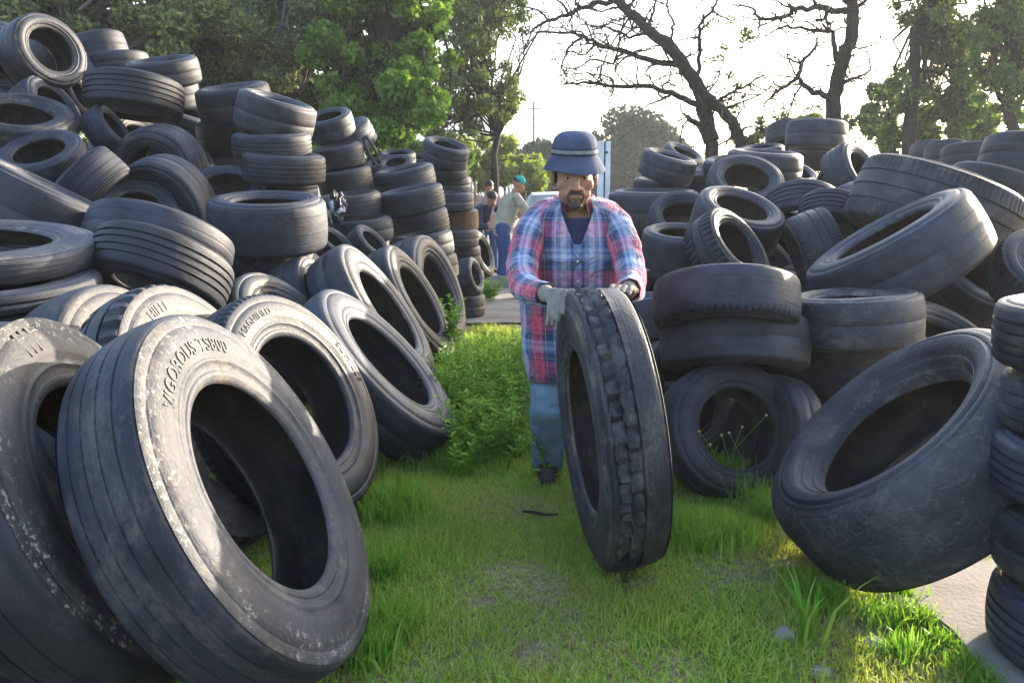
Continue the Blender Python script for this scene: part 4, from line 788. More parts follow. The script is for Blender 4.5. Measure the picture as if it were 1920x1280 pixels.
# leafy weeds by the fanned row
M_WEED = leafmat('weed_leaves', [(0, (.07, .17, .016)), (.5, (.15, .30, .03)), (1, (.27, .38, .06))], .45)
def weed_verts(P, H, rs2, lf=.05):
    vs, fs, b = [], [], 0
    for p, h in zip(P, H):
        d = rs2.normal(0, .22, 3); d[2] = 1; ax = crook(p, d, h, 5, rs2, .1); t = MB(); t.tube(ax, list(np.linspace(.004, .0015, 6)), 4); vs.append(np.array([tuple(q) for q in t.v])); fs.append([tuple(i+b for i in q) for q in t.f if len(q) == 4]); b += len(t.v)
        n = int(h/.026); ss = np.linspace(.15, 1, n)
        for s in ss:
            k = s*5; i = min(4, int(k)); c = ax[i]*(1-(k-i))+ax[min(5, i+1)]*(k-i)
            for q in range(3):
                a = rs2.rand()*6.28; u = np.array([math.cos(a), math.sin(a), rs2.uniform(.1, .9)]); u /= np.linalg.norm(u); w = np.cross(u, (0, 0, 1.)); w /= np.linalg.norm(w); L = lf*rs2.uniform(.6, 1.4)*(1.15-.5*s)
                nn = np.cross(w, u)
                vs.append(np.array([c, c+u*L*.5+w*L*.22+nn*L*.06, c+u*L-nn*L*.12, c+u*L*.5-w*L*.22+nn*L*.06])); fs.append([(b, b+1, b+2, b+3)]); b += 4
    return np.concatenate(vs), [f for q in fs for f in q]
rw = np.random.RandomState(8); P, H = [], []
for px, py, r, n, h in ((900, 690, .25, 46, .42), (940, 660, .3, 40, .38), (870, 720, .22, 34, .4), (905, 780, .2, 34, .34), (850, 670, .2, 22, .4), (960, 720, .2, 30, .35), (900, 640, .35, 36, .3), (930, 800, .18, 20, .28), (880, 830, .12, 12, .24)):
    q = G3(px, min(py+70, 860))
    for k in range(n): P.append(np.array([q[0]+rw.normal(0, r*.6), q[1]+rw.normal(0, r), 0])); H.append(h*rw.uniform(.6, 1.1))
v, f = weed_verts(P, H, rw)
tag(obj('weeds', mesh_from('weeds', v, f, M_WEED, smooth=False)), 'thick patch of leafy green weeds beside the man', 'weeds', kind='stuff')
def weed(px, py, d, n, h, label, lf=.04, ground=False):
    b = W3(px, py, d); v, f = weed_verts([np.array([rw.normal(0, .03), rw.normal(0, .03), 0]) for k in range(n)], [h*rw.uniform(.6, 1.1) for k in range(n)], rw, lf)
    o = obj('weed_plant', mesh_from('weed_plant', v, f, M_WEED, smooth=False)); o.location = b if not ground else G3(px, py); tag(o, label, 'weed', 'single weed plants')
weed(850, 640, 6.25, 7, .34, 'leafy sprig growing in front of the almost upright truck tyre hole', .06)
weed(920, 565, 11, 9, .35, 'yellow-green weed at the foot of the far tower', .09, True)
weed(975, 560, 11.5, 6, .25, 'small yellow-green weed on the dirt behind the man', .08, True)
M_FLOW = simple('yellow_flower', (.55, .42, .08), .7, (.6, .52, .3), 8, 0)
def flowers():
    root = empty('flowering_weed', tuple(G3(1385, 925))); B0 = np.array(root.location); mb = MB(); fl = []
    for px, py in ((1437, 778), (1392, 800), (1311, 808), (1353, 815), (1367, 811), (1332, 833)):
        e = W3(px, py, 3.66); s = B0+np.array([rw.normal(0, .05), .05, 0]); mid = (s+e)/2+rw.normal(0, .02, 3); mb.tube([s-B0, mid-B0, e-B0], [.0022, .0018, .0012], 5)
        h = MB()
        for k in range(6):
            a = k*math.pi/3; u = np.array([math.cos(a), .2, math.sin(a)])*.0065; w = np.cross(u, (0, 1, 0))*.35; c = e-B0; h.add([c, c+u*.6+w, c+u, c+u*.6-w], [(0, 1, 2, 3)])
        h.ball(tuple(e-B0), .0026, 6, 4); fl.append(h)
    mb.build('stem', M_TUFT, root)
    for h in fl: h.build('flower_head', M_FLOW, root)
    tag(root, 'thin weed with tiny yellow flowers inside the tyre facing the camera', 'weed')
flowers()
# twig on the lawn
mb = MB(); q = [G3(980, 966), G3(1000, 970), G3(1022, 972), G3(1046, 974)]; mb.tube([(p[0], p[1], .018+.006*(k % 2)) for k, p in enumerate(q)], [.004, .007, .006, .003], 6)
mb.tube([(q[1][0], q[1][1], .02), (q[1][0]+.02, q[1][1]-.03, .03)], [.004, .002], 5)
tag(mb.build('twig', M_BARK), 'short dark twig lying on the lawn left of the rolled tyre', 'twig')
# ------------------------------------------------------------------ people
M_SKIN = simple('tan_skin', (.33, .18, .11), .58, (.215, .10, .056), 22, .35, 150, .003, .3)
M_SKIN.node_tree.nodes['Principled BSDF'].inputs['Subsurface Weight'].default_value = .08
M_HAIR = simple('black_hair', (.022, .018, .016), .6, (.012, .01, .009), 90, .8, 160, .004)
M_BEARD = simple('dark_stubble', (.075, .05, .04), .7, (.03, .022, .018), 140, .8, 200, .003)
M_EYE = simple('eye_white', (.22, .18, .16), .35, (.17, .135, .12), 3, 0); M_IRIS = simple('dark_iris', (.02, .012, .008), .2, None, 3, 0)
M_LIP = simple('lips', (.27, .115, .085), .5, (.2, .085, .06), 40, 0)
def fabric(name, c, c2, scale=6, weave=260, rough=.9, st=.5):
    m, nt, b, out = nmat(name); co = N(nt, 'TexCoord').outputs['Object']
    n1 = N(nt, 'TexNoise', {'Vector': co, 'Scale': scale, 'Detail': 6.0, 'Roughness': .65}).outputs[0]
    nt.links.new(ramp(nt, n1, [(.3, c2), (.7, c)]), b.inputs['Base Color']); b.inputs['Roughness'].default_value = rough; b.inputs['Specular IOR Level'].default_value = .15
    n2 = N(nt, 'TexNoise', {'Vector': co, 'Scale': 22.0, 'Detail': 5.0, 'Roughness': .6}).outputs[0]; n3 = N(nt, 'TexNoise', {'Vector': co, 'Scale': float(weave), 'Detail': 2.0}).outputs[0]
    bump(nt, b, math_(nt, 'ADD', n2, math_(nt, 'MULTIPLY', n3, .15)), st, .02); return m
M_DENIM = fabric('faded_denim', (.15, .215, .265), (.085, .125, .17), 5)
M_HAT = fabric('blue_hat_cloth', (.066, .078, .125), (.034, .042, .075), 10, 300, .9, .3)
M_BAND = fabric('grey_hat_band', (.24, .25, .24), (.12, .13, .14), 60, 300)
M_BANDD = fabric('navy_trim', (.02, .025, .05), (.012, .015, .03), 30)
M_GLOVE = fabric('dusty_glove', (.24, .205, .17), (.13, .11, .095), 16, 320, .95)
M_NAVY = fabric('navy_cotton', (.03, .035, .075), (.018, .022, .05), 12)
M_SHOE = fabric('dark_shoe', (.055, .035, .028), (.03, .02, .018), 20, 200, .7)
def plaid():
    m, nt, b, out = nmat('plaid_flannel'); uv = N(nt, 'UVMap'); sep = N(nt, 'SeparateXYZ', {0: uv.outputs[0]})
    NV, RD, LB, WH, YE, DK = (.035, .05, .13), (.50, .035, .075), (.16, .22, .38), (.40, .40, .46), (.30, .25, .14), (.015, .02, .045)
    st = [(0, RD), (.09, WH), (.10, RD), (.17, NV), (.2, DK), (.225, YE), (.245, NV), (.36, LB), (.42, WH), (.50, LB), (.57, WH), (.60, LB), (.64, NV), (.76, DK), (.785, YE), (.80, NV), (.85, RD), (.895, WH), (.905, RD)]
    def band(v, per, offs):
        return ramp(nt, math_(nt, 'FRACT', math_(nt, 'ADD', math_(nt, 'DIVIDE', v, per), offs)), st, 'CONSTANT')
    a = band(sep.outputs[0], .215, 0); c = band(sep.outputs[1], .205, .3)
    wv = N(nt, 'TexChecker', {'Vector': uv.outputs[0], 'Scale': 900.0}).outputs['Fac']
    col = mix(nt, .36, a, c)
    co = N(nt, 'TexCoord').outputs['Object']; n1 = N(nt, 'TexNoise', {'Vector': co, 'Scale': 9.0, 'Detail': 5.0}).outputs[0]
    col = mix(nt, .25, col, ramp(nt, n1, [(.3, (.35, .35, .38)), (.7, (.75, .75, .78))]), 'OVERLAY')
    nt.links.new(col, b.inputs['Base Color']); b.inputs['Roughness'].default_value = .95; b.inputs['Specular IOR Level'].default_value = .1
    b.inputs['Sheen Weight'].default_value = .3
    n2 = N(nt, 'TexNoise', {'Vector': co, 'Scale': 16.0, 'Detail': 5.0, 'Roughness': .55, 'Distortion': .8}).outputs[0]; bump(nt, b, n2, .9, .05); return m
M_PLAID = plaid()
def frame_fn(o, f, u):
    f = Vector(f).normalized(); r = f.cross(Vector(u)).normalized(); u = r.cross(f); o = Vector(o)
    M = Matrix((r, f, u)).transposed()
    return (lambda x, y, z: o+M @ Vector((x, y, z))), M
def head_shapes(mb, L, M, s=1.0):
    E = lambda c, r: mb.ball(L(*[k*s for k in c]), [r[0]*s*1.08, r[1]*s*1.03, r[2]*s*1.03], 24, 16, M)
    E((0, -.012, .035), (.077, .096, .09)); E((0, .028, -.015), (.069, .068, .075)); E((0, .03, -.065), (.062, .055, .05)); E((0, .074, -.094), (.024, .022, .02))
    C = lambda a, b, r1, r2: mb.cap(L(*[k*s for k in a]), L(*[k*s for k in b]), r1*s, r2*s)
    C((0, .092, .016), (0, .114, -.026), .0085, .0145); E((.0145, .099, -.03), (.0105, .012, .009)); E((-.0145, .099, -.03), (.0105, .012, .009))
    C((-.046, .07, .031), (-.012, .087, .031), .012, .013); C((.046, .07, .031), (.012, .087, .031), .012, .013)
    E((.043, .054, -.022), (.027, .028, .027)); E((-.043, .054, -.022), (.027, .028, .027)); E((.03, .06, -.055), (.028, .026, .03)); E((-.03, .06, -.055), (.028, .026, .03))
    C((-.02, .09, -.057), (.02, .09, -.057), .0075, .0075); C((-.017, .089, -.068), (.017, .089, -.068), .0085, .0085)
    for sx in (-1, 1): E((sx*.08, -.012, -.008), (.011, .024, .032)); E((sx*.031, .0765, .0185), (.0165, .0105, .0065)); E((sx*.031, .0765, .0), (.0155, .0095, .005)); C((sx*.018, .094, -.032), (sx*.03, .083, -.056), .009, .009)
def hand_shapes(mb, wrist, kn, tip, spread, th_tip, r=.0095, grow=0.0, arch=(0, 0, .012)):
    "palm, four bent fingers of different lengths and a thumb from the palm's side"
    w, k, t, sp, a = Vector(wrist), Vector(kn), Vector(tip), Vector(spread), Vector(arch)
    ln = (.90, 1.0, .94, .78)
    for q in range(4):
        o = sp*(q-1.5)*.0235; kk = k+o*1.0; mb.cap(w+o*.55, kk, .0155+grow, .013+grow)
        e = k+o*1.08+(t-k)*ln[q]; m1 = kk+(e-kk)*.42+a; m2 = kk+(e-kk)*.76+a*.6
        mb.cap(kk, m1, r+.001+grow, r+grow); mb.cap(m1, m2, r+grow, r-.0008+grow); mb.cap(m2, e, r-.0008+grow, r-.002+grow)
    b = w*.6+k*.4-sp*.034; tt = Vector(th_tip); mid = b*.45+tt*.55+a*.5
    mb.cap(w*.8+k*.2-sp*.016, b, .016+grow, .014+grow); mb.cap(b, mid, .013+grow, .011+grow); mb.cap(mid, tt, .011+grow, .009+grow)
HEAD = W3(1077, 330, 3.53); FW = (.015, -.97, -.22); UP = (0, -.12, .99)
L0_, HM = frame_fn(HEAD, FW, UP)
L = lambda x, y, z: L0_(x*1.10, y*1.03, z*1.04)
man = empty('person', tuple(G3(1065, 900)*np.array([1, 1, 0])))
tag(man, 'person in plaid flannel shirt, blue bucket hat and gloves, stooping to roll a truck tyre', 'person')
MI = Matrix.Translation(-Vector(man.location))
def own(o):
    o.parent = man; o.matrix_parent_inverse = MI; return o
SHL, SHR = W3(1020, 412, 3.65), W3(1136, 412, 3.65); ELL, ELR = W3(984, 524, 3.44), W3(1181, 522, 3.44); WRL, WRR = W3(1027, 556, 3.25), W3(1176, 548, 3.27)
HIPC = W3(1078, 600, 3.94); HPL, HPR = HIPC+np.array([-.1, 0, -.04]), HIPC+np.array([.1, .02, -.04])
KNL, KNR = W3(1026, 765, 3.84), W3(1124, 770, 3.92); ANL = G3(1027, 893)+np.array([0, .03, .09]); ANR = G3(1136, 885)+np.array([0, .08, .09])
CH = W3(1078, 462, 3.70); NK = W3(1078, 396, 3.68)
dM = 3.04*ADJ['M1']
WRL, WRR = W3(1024, 551, dM+.12), W3(1178, 545, dM+.16)
handL = (WRL, W3(1046, 556, dM+.02), W3(1041, 606, dM-.03), (np.array(W3(1062, 550, dM+.0))-np.array(W3(1032, 566, dM+.05))), W3(1074, 546, dM))
handR = (WRR, W3(1168, 541, dM+.06), W3(1160, 551, dM-.02), (np.array(W3(1152, 544, dM+.05))-np.array(W3(1182, 546, dM+.07))), W3(1142, 546, dM+.03))
def nz(v): v = Vector(v); return v.normalized()
mb = MB(); head_shapes(mb, L, HM, 1.0)
mb.cap(NK, L(0, -.02, -.05), .062, .056); mb.cap(CH, NK, .13, .07); mb.cap(HIPC, CH, .13, .135); mb.cap(SHL, SHR, .048, .048)
for ch in ((SHL, W3(993, 448, 3.6), W3(984, 503, 3.51), W3(992, 538, 3.37), WRL), (SHR, W3(1163, 448, 3.6), W3(1175, 503, 3.51), W3(1180, 536, 3.39), WRR)):
    for k in range(4): mb.cap(ch[k], ch[k+1], .042-.0045*k, .0375-.0035*k)
for h, k, a in ((HPL, KNL, ANL), (HPR, KNR, ANR)): mb.cap(h, k, .083, .055); mb.cap(k, a, .053, .036); mb.cap(a, Vector(a)+Vector((0, -.12, -.05)), .033, .026)
for h in (handL, handR): hand_shapes(mb, h[0], h[1], h[2], nz(h[3]), h[4], .0085)
own(remeshed('body', mb, .0042, M_SKIN, 4, disp=lambda c: .0012*mnoise.noise(Vector(c)*45)))
for h in (handL, handR):
    mb = MB(); hand_shapes(mb, h[0], h[1], h[2], nz(h[3]), h[4], .0092, .0012); w = Vector(h[0]); e = Vector(ELL if h is handL else ELR); mb.cap(w, w+(e-w).normalized()*.05, .033, .038)
    own(remeshed('glove', mb, .0034, M_GLOVE, 1, disp=lambda c: .0016*mnoise.noise(Vector(c)*60)))
for sx in (-1, 1):
    e = own(MB().ball(L(sx*.031, .0765, .009), .0108, 16, 10).build('eye', M_EYE)); i = MB().ball(L(sx*.031, .0822, .0085), .0062, 12, 8).build('iris', M_IRIS); i.parent = e
    mb = MB(); mb.cap(L(sx*.013, .096, .030), L(sx*.032, .09, .034), .0045, .0045); mb.cap(L(sx*.032, .09, .034), L(sx*.05, .073, .028), .0045, .003); own(remeshed('eyebrow', mb, .0025, M_HAIR, 1))
mb = MB()
for sx in (-1, 1):
    mb.cap(L(sx*.004, .103, -.044), L(sx*.025, .093, -.052), .0062, .0055); mb.cap(L(sx*.025, .0925, -.052), L(sx*.031, .081, -.072), .0048, .0048); mb.cap(L(sx*.031, .081, -.072), L(sx*.018, .085, -.098), .0055, .0095)
mb.cap(L(-.012, .089, -.098), L(.012, .089, -.098), .013, .013); mb.cap(L(0, .093, -.08), L(0, .092, -.09), .006, .008); mb.ball(L(0, .076, -.108), (.022, .02, .014), 14, 8)
own(remeshed('beard', mb, .003, M_BEARD, 1, disp=lambda c: .0012*mnoise.noise(Vector(c)*180)))
mb = MB(); mb.cap(L(-.017, .0965, -.0605), L(.017, .0965, -.0605), .0032, .0032); mb.cap(L(-.014, .0965, -.067), L(.014, .0965, -.067), .0048, .0048); own(remeshed('lips', mb, .0022, M_LIP, 2))
mb = MB(); mb.ball(L(0, -.024, .03), (.0805, .094, .088), 22, 14, HM); 
for sx in (-1, 1): mb.cap(L(sx*.072, .018, .02), L(sx*.071, .018, -.022), .009, .006)
own(remeshed('hair', mb, .005, M_HAIR, 1, disp=lambda c: .002*mnoise.noise(Vector(c)*120)))
# hat
HL0, HHM = frame_fn(L(0, .0, .024), (.015, -.985, -.15), (0, -.15, .985))
HL = lambda x, y, z: HL0(x*1.05, y*1.05, z)
def lathe(prof, n, fn, mat, name, ysc=1.1):
    v = []; m = len(prof)
    for j, (r, h) in enumerate(prof):
        for k in range(n):
            a = 2*math.pi*k/n; r2_, h2 = fn(r, h, a); v.append(HL(r2_*math.cos(a), r2_*math.sin(a)*ysc, h2))
    f = [(j*n+k, j*n+(k+1) % n, (j+1)*n+(k+1) % n, (j+1)*n+k) for j in range(m-1) for k in range(n)]
    return obj(name, mesh_from(name, v, f, mat, True, 55))
hf = lambda r, h, a: (r*(1+.02*math.sin(a*3+1)+.014*math.sin(a*7)*(h > .1)+.05*mnoise.noise(Vector((math.cos(a)*2, math.sin(a)*2, h*22)))*(1 if h > .095 or h < .05 else 0)), h+(.006*math.sin(a*2+.6) if h < .05 else 0)-(.014*math.exp(-((a-1.2)/.5)**2) if h > .17 else 0))
hat = own(lathe([(.084, .055), (.09, .05), (.119, .002), (.1215, .0), (.122, .003), (.119, .008), (.092, .057), (.0885, .062), (.0885, .07), (.0875, .09), (.085, .11), (.079, .129), (.069, .143), (.053, .152), (.03, .157), (.001, .158)], 48, hf, M_HAT, 'hat'))
for nm, mt, z0, z1, rr in (('hat_band', M_BAND, .072, .087, .0900), ('band_edge', M_BANDD, .066, .0725, .0905), ('band_edge', M_BANDD, .0865, .0915, .0897)):
    o = lathe([(rr-.001, z0), (rr+.0012, z0), (rr+.0006, z1), (rr-.003, z1)], 48, hf, mt, nm); o.parent = hat
# trousers and shoes
mb = MB(); mb.cap(HIPC+np.array([-.07, 0, 0]), HIPC+np.array([.07, 0, 0]), .13, .13)
for h, k, a in ((HPL, KNL, ANL), (HPR, KNR, ANR)): mb.cap(h, k, .108, .083); mb.cap(k, Vector(a)+Vector((0, .0, -.035)), .083, .076)
own(remeshed('jeans', mb, .009, M_DENIM, 3, disp=lambda c: .007*mnoise.noise(Vector((c[0]*9, c[1]*9, c[2]*16)))+.004*mnoise.noise(Vector((c[0]*18, c[1]*18, c[2]*38)))))
for a in (ANL, ANR):
    mb = MB(); a = Vector(a); mb.cap(a+Vector((0, .03, -.03)), a+Vector((-.005, -.13, -.046)), .052, .046); mb.cap(a+Vector((-.005, -.1, -.048)), a+Vector((-.008, -.18, -.055)), .046, .034); mb.box(a+Vector((-.004, -.06, -.085)), (.075, .25, .02)); own(remeshed('shoe', mb, .006, M_SHOE, 2))
# shirt
RINGS = [(1080, 702, 3.90, 91, .155), (1079, 675, 3.90, 95, .157), (1078, 640, 3.89, 98, .16), (1078, 600, 3.86, 101, .162), (1078, 560, 3.82, 102, .165), (1078, 520, 3.77, 104, .168), (1078, 485, 3.73, 106, .165), (1078, 455, 3.70, 108, .16), (1078, 430, 3.68, 107, .152), (1078, 408, 3.67, 103, .14), (1078, 392, 3.67, 92, .122), (1078, 379, 3.67, 72, .10), (1078, 370, 3.67, 48, .078)]
def torso(n, inset, wr, cut):
    v, uv = [], []; m = len(RINGS)
    for j, (px, py, d, hw, ry) in enumerate(RINGS):
        c = W3(px, py, d); rx = hw*d/F_PX-inset; ry_ = ry-inset
        op = 0.0 if not cut or j < 7 else .03+.36*((j-7)/5.0)**.9
        for k in range(n+1):
            a = op+(2*math.pi-2*op)*k/n; s, co = math.sin(a), math.cos(a); e = .84
            x = rx*math.copysign(abs(s)**e, s); y = -ry_*math.copysign(abs(co)**e, co)
            q = c+np.array([x, y, 0]); w = mnoise.noise(Vector((q[0]*7, q[1]*7, q[2]*9)))*.014+mnoise.noise(Vector((q[0]*16+3, q[1]*16, q[2]*22)))*.008
            hem = .018*math.sin(a*2+.5) if j == 0 else 0
            v.append(q+np.array([s, -co, 0])*w*wr+np.array([0, 0, hem])); uv.append((min(a, 2*math.pi-a)*.2+.062 if cut else 0, q[2]))
    f = [(j*(n+1)+k, j*(n+1)+k+1, (j+1)*(n+1)+k+1, (j+1)*(n+1)+k) for j in range(m-1) for k in range(n)]
    return v, f, uv
def sleeve(pts, rad, outw, seed, n=26):
    P = [Vector(p) for p in pts]; Q, Rr = [], []
    for k in range(len(P)-1):
        for s in range(7):
            t = s/7; p0_, p1_, p2_, p3_ = P[max(0, k-1)], P[k], P[k+1], P[min(len(P)-1, k+2)]
            Q.append(.5*((2*p1_)+(p2_-p0_)*t+(2*p0_-5*p1_+4*p2_-p3_)*t*t+(3*p1_-p0_-3*p2_+p3_)*t**3)); Rr.append(rad[k]*(1-t)+rad[k+1]*t)
    Q.append(P[-1]); Rr.append(rad[-1]); v, uv = [], []; l = 0
    for i, q in enumerate(Q):
        t = (Q[min(i+1, len(Q)-1)]-Q[max(i-1, 0)]).normalized(); e1 = Vector(outw); e1 = (e1-t*e1.dot(t)).normalized(); e2 = t.cross(e1)
        if i: l += (Q[i]-Q[i-1]).length
        for k in range(n+1):
            a = 2*math.pi*k/n-math.pi; fold = 1+.035*math.sin(l*70+3.2*math.sin(a+seed)+5*mnoise.noise(Vector((l*6, seed, 0))))*min(1, l/.3)+.10*mnoise.noise(Vector((math.cos(a)*1.7+seed, math.sin(a)*1.7, l*9+math.sin(a+seed)*1.2)))+.09*mnoise.noise(Vector((math.cos(a)*3.5+seed, math.sin(a)*3.5, l*20)))
            v.append(q+(e1*math.cos(a)+e2*math.sin(a))*Rr[i]*fold); uv.append((a*.08, l+.07))
    f = [(i*(n+1)+k, i*(n+1)+k+1, (i+1)*(n+1)+k+1, (i+1)*(n+1)+k) for i in range(len(Q)-1) for k in range(n)]
    return v, f, uv
V, Fs, UV = torso(72, 0, 1, True)
for pts, rad, ow, sd in (((W3(1052, 398, 3.66), W3(1018, 408, 3.64), W3(990, 448, 3.58), W3(979, 503, 3.5), W3(988, 540, 3.36), W3(1024, 551, dM+.13)), (.055, .07, .068, .063, .058, .045), (-1, -.2, .2), 1.3), ((W3(1104, 398, 3.66), W3(1138, 408, 3.64), W3(1166, 448, 3.58), W3(1180, 503, 3.5), W3(1184, 538, 3.38), W3(1179, 545, dM+.17)), (.055, .07, .068, .063, .058, .045), (1, -.2, .2), 4.1)):
    v, f, uv = sleeve(pts, rad, ow, sd); b0 = len(V); V += v; UV += uv; Fs += [tuple(i+b0 for i in q) for q in f]
shirt = own(obj('shirt', mesh_from('shirt', V, Fs, M_PLAID, True, None, UV)))
sm = shirt.modifiers.new('th', 'SOLIDIFY'); sm.thickness = .004; sm.offset = -1
# collar
NC = W3(1078, 383, 3.67); v, uv = [], []; nph = 41
for r_, h_, tipw in ((.074, -.012, 0), (.076, .03, 0), (.082, .036, 0), (.094, .018, .45), (.108, -.012, 1)):
    for k in range(nph):
        ph = math.radians(26+308*k/(nph-1)); t = math.exp(-((min(math.degrees(ph), 360-math.degrees(ph))-26)/22)**2)
        v.append(NC+np.array([math.sin(ph)*r_*(1+.02*t*tipw), -math.cos(ph)*r_*(1.0+.28*t*tipw), h_-.06*t*tipw-.012*math.cos(ph)])); uv.append((ph*.1, h_*1.3+.1))
f = [(j*nph+k, j*nph+k+1, (j+1)*nph+k+1, (j+1)*nph+k) for j in range(4) for k in range(nph-1)]
co_ = obj('collar', mesh_from('collar', v, f, M_PLAID, True, None, uv)); co_.parent = shirt; co_.modifiers.new('th', 'SOLIDIFY').thickness = .003
# placket with buttons
v, uv = [], []; rows = [r for r in RINGS[:8]]
for px, py, d, hw, ry in rows:
    c = W3(px, py, d)
    for x in (-.017, -.013, .013, .017): v.append(c+np.array([x, -ry-.004+abs(x)*.12-.003*(abs(x) < .015)+mnoise.noise(Vector((c[0]*7, (c[1]-ry)*7, c[2]*9)))*.012, 0])); uv.append((.081+x*.06, c[2]))
f = [(j*4+k, j*4+k+1, (j+1)*4+k+1, (j+1)*4+k) for j in range(len(rows)-1) for k in range(3)]
pk = obj('placket', mesh_from('placket', v, f, M_PLAID, True, None, uv)); pk.parent = shirt
M_BTN = simple('white_button', (.6, .58, .54), .3, None, 5, 0)
bt = MB()
for px, py, d, hw, ry in RINGS[1:7]:
    c = W3(px, py, d); bt = MB(); yy = c[1]-ry-.0085+mnoise.noise(Vector((c[0]*7, (c[1]-ry)*7, c[2]*9)))*.012; bt.tube([(c[0], yy+.003, c[2]), (c[0], yy, c[2])], .0055, 10); bo = bt.build('button', M_BTN); bo.parent = pk
v_, f_, _ = torso(40, .014, 0, False); k0 = 0
use = [q for q in f_ if 6*41 <= min(q) and max(q) < 10*41]; ix = sorted({i for f in use for i in f}); rm = {i: k for k, i in enumerate(ix)}; own(obj('undershirt', mesh_from('undershirt', [v_[i] for i in ix], [tuple(rm[i] for i in f) for f in use], M_NAVY)))
# ---- people further back
def bystander(base, face, h, cols, label, lean=.1, arms=.5, cap=None, bend=0.0):
    root = empty('person', tuple(base)); f = Vector(face).normalized(); s = f.cross(Vector((0, 0, 1))); u = Vector((0, 0, 1)); k = h/1.7
    P = lambda x, y, z: (s*x+f*y+u*z)*k
    hip = P(0, -.02-bend*.15, .9); ch = hip+P(0, lean*.4+bend*.25, .38-bend*.12); nk = ch+P(0, lean*.25+bend*.12, .17-bend*.06); hd = nk+P(0, .06+bend*.05, .14-bend*.03)
    Lh, Mh = frame_fn(hd, tuple(f+Vector((0, 0, -.35-bend*.3))), (0, 0, 1)); mb = MB(); head_shapes(mb, Lh, Mh, k*.98); mb.cap(nk, hd, .055*k, .05*k); mb.cap(hip, ch, .12*k, .13*k); mb.cap(ch, nk, .12*k, .06*k)
    arms_ = []
    for sx in (-1, 1):
        sh = nk+P(sx*.19, -.01, -.06); el = sh+P(sx*.05, .08+arms*.12, -.27); wr = el+P(-sx*.08, .22*arms+.05, -.06+.10*arms); arms_.append((sh, el, wr))
        mb.cap(sh, el, .048*k, .04*k); mb.cap(el, wr, .04*k, .026*k); hand_shapes(mb, wr, wr+(wr-el).normalized()*.08*k, wr+(wr-el).normalized()*.15*k+u*-.02, s, wr+(wr-el).normalized()*.08*k-s*sx*.04, .011)
        hp = hip+P(sx*.095, 0, -.03); kn = P(sx*.11, .02, .48); an = P(sx*.12, -.03, .08); mb.cap(hp, kn, .08*k, .055*k); mb.cap(kn, an, .052*k, .036*k); mb.cap(an, an+P(0, .15, -.04), .035*k, .03*k)
    remeshed('body', mb, .011, M_SKIN, 1, root)
    mb = MB(); mb.cap(hip+u*.0, ch, .15*k, .165*k); mb.cap(ch, nk-u*.03, .15*k, .075*k)
    for sh, el, wr in arms_: mb.cap(sh, el, .072*k, .062*k); mb.cap(el, el+(wr-el)*.85, .062*k, .045*k)
    remeshed('jacket', mb, .014, cols[0], 2, root, disp=lambda c: .008*mnoise.noise(Vector(c)*9))
    mb = MB(); mb.cap(hip+P(-.06, 0, 0), hip+P(.06, 0, 0), .13*k, .13*k)
    for sx in (-1, 1): mb.cap(hip+P(sx*.095, 0, -.03), P(sx*.11, .02, .48), .1*k, .08*k); mb.cap(P(sx*.11, .02, .48), P(sx*.12, -.03, .06), .08*k, .07*k)
    remeshed('trousers', mb, .014, cols[1], 2, root, disp=lambda c: .006*mnoise.noise(Vector(c)*11))
    for sx in (-1, 1): mb = MB(); mb.cap(P(sx*.12, -.03, .045), P(sx*.13, .14, .035), .045*k, .038*k); remeshed('shoe', mb, .012, M_SHOE, 1, root)
    mb = MB(); mb.ball(Lh(0, -.014*k, .052*k), (.086*k, .1*k, .086*k), 18, 12, Mh); remeshed('hair', mb, .009, M_HAIR, 1, root)
    if cap is not None:
        mb = MB(); mb.ball(Lh(0, -.005*k, .062*k), (.088*k, .105*k, .083*k), 20, 12, Mh); c = remeshed('cap', mb, .009, cap, 1, root)
        mb = MB(); mb.ball(Lh(0, .115*k, .052*k), (.07*k, .075*k, .010*k), 18, 8, Mh); remeshed('visor', mb, .006, cap, 1, c)
    tag(root, label, 'person'); return root
M_BEIGE = fabric('beige_jacket', (.36, .315, .24), (.22, .19, .14), 8); M_TEAL = fabric('teal_cap_cloth', (.02, .30, .25), (.015, .2, .17), 10); M_JEAN2 = fabric('blue_jeans', (.035, .07, .17), (.02, .04, .1), 8)
M_DARK = fabric('dark_coat', (.035, .045, .075), (.02, .025, .04), 8); M_PINK = fabric('pale_checked_cloth', (.42, .30, .28), (.25, .12, .12), 30)
b = W3(945, 380, 13.0); b[2] = 0
bystander(b, (.93, .25, 0), 1.68, (M_BEIGE, M_JEAN2), 'person in teal cap, beige jacket and blue jeans standing in profile behind the man', .25, .9, M_TEAL, .1)
b = W3(895, 380, 13.8); b[2] = 0
bystander(b, (.5, -.8, 0), 1.62, (M_DARK, M_DARK), 'person in dark clothes bending beside the far tower, mostly hidden', .3, .5, None, .9)
b = W3(915, 380, 15.6); b[2] = 0
bystander(b, (.2, -.95, 0), 1.66, (M_PINK, M_JEAN2), 'bare-headed person in pale reddish shirt, only face and shoulder visible past the tower', .1, .4)
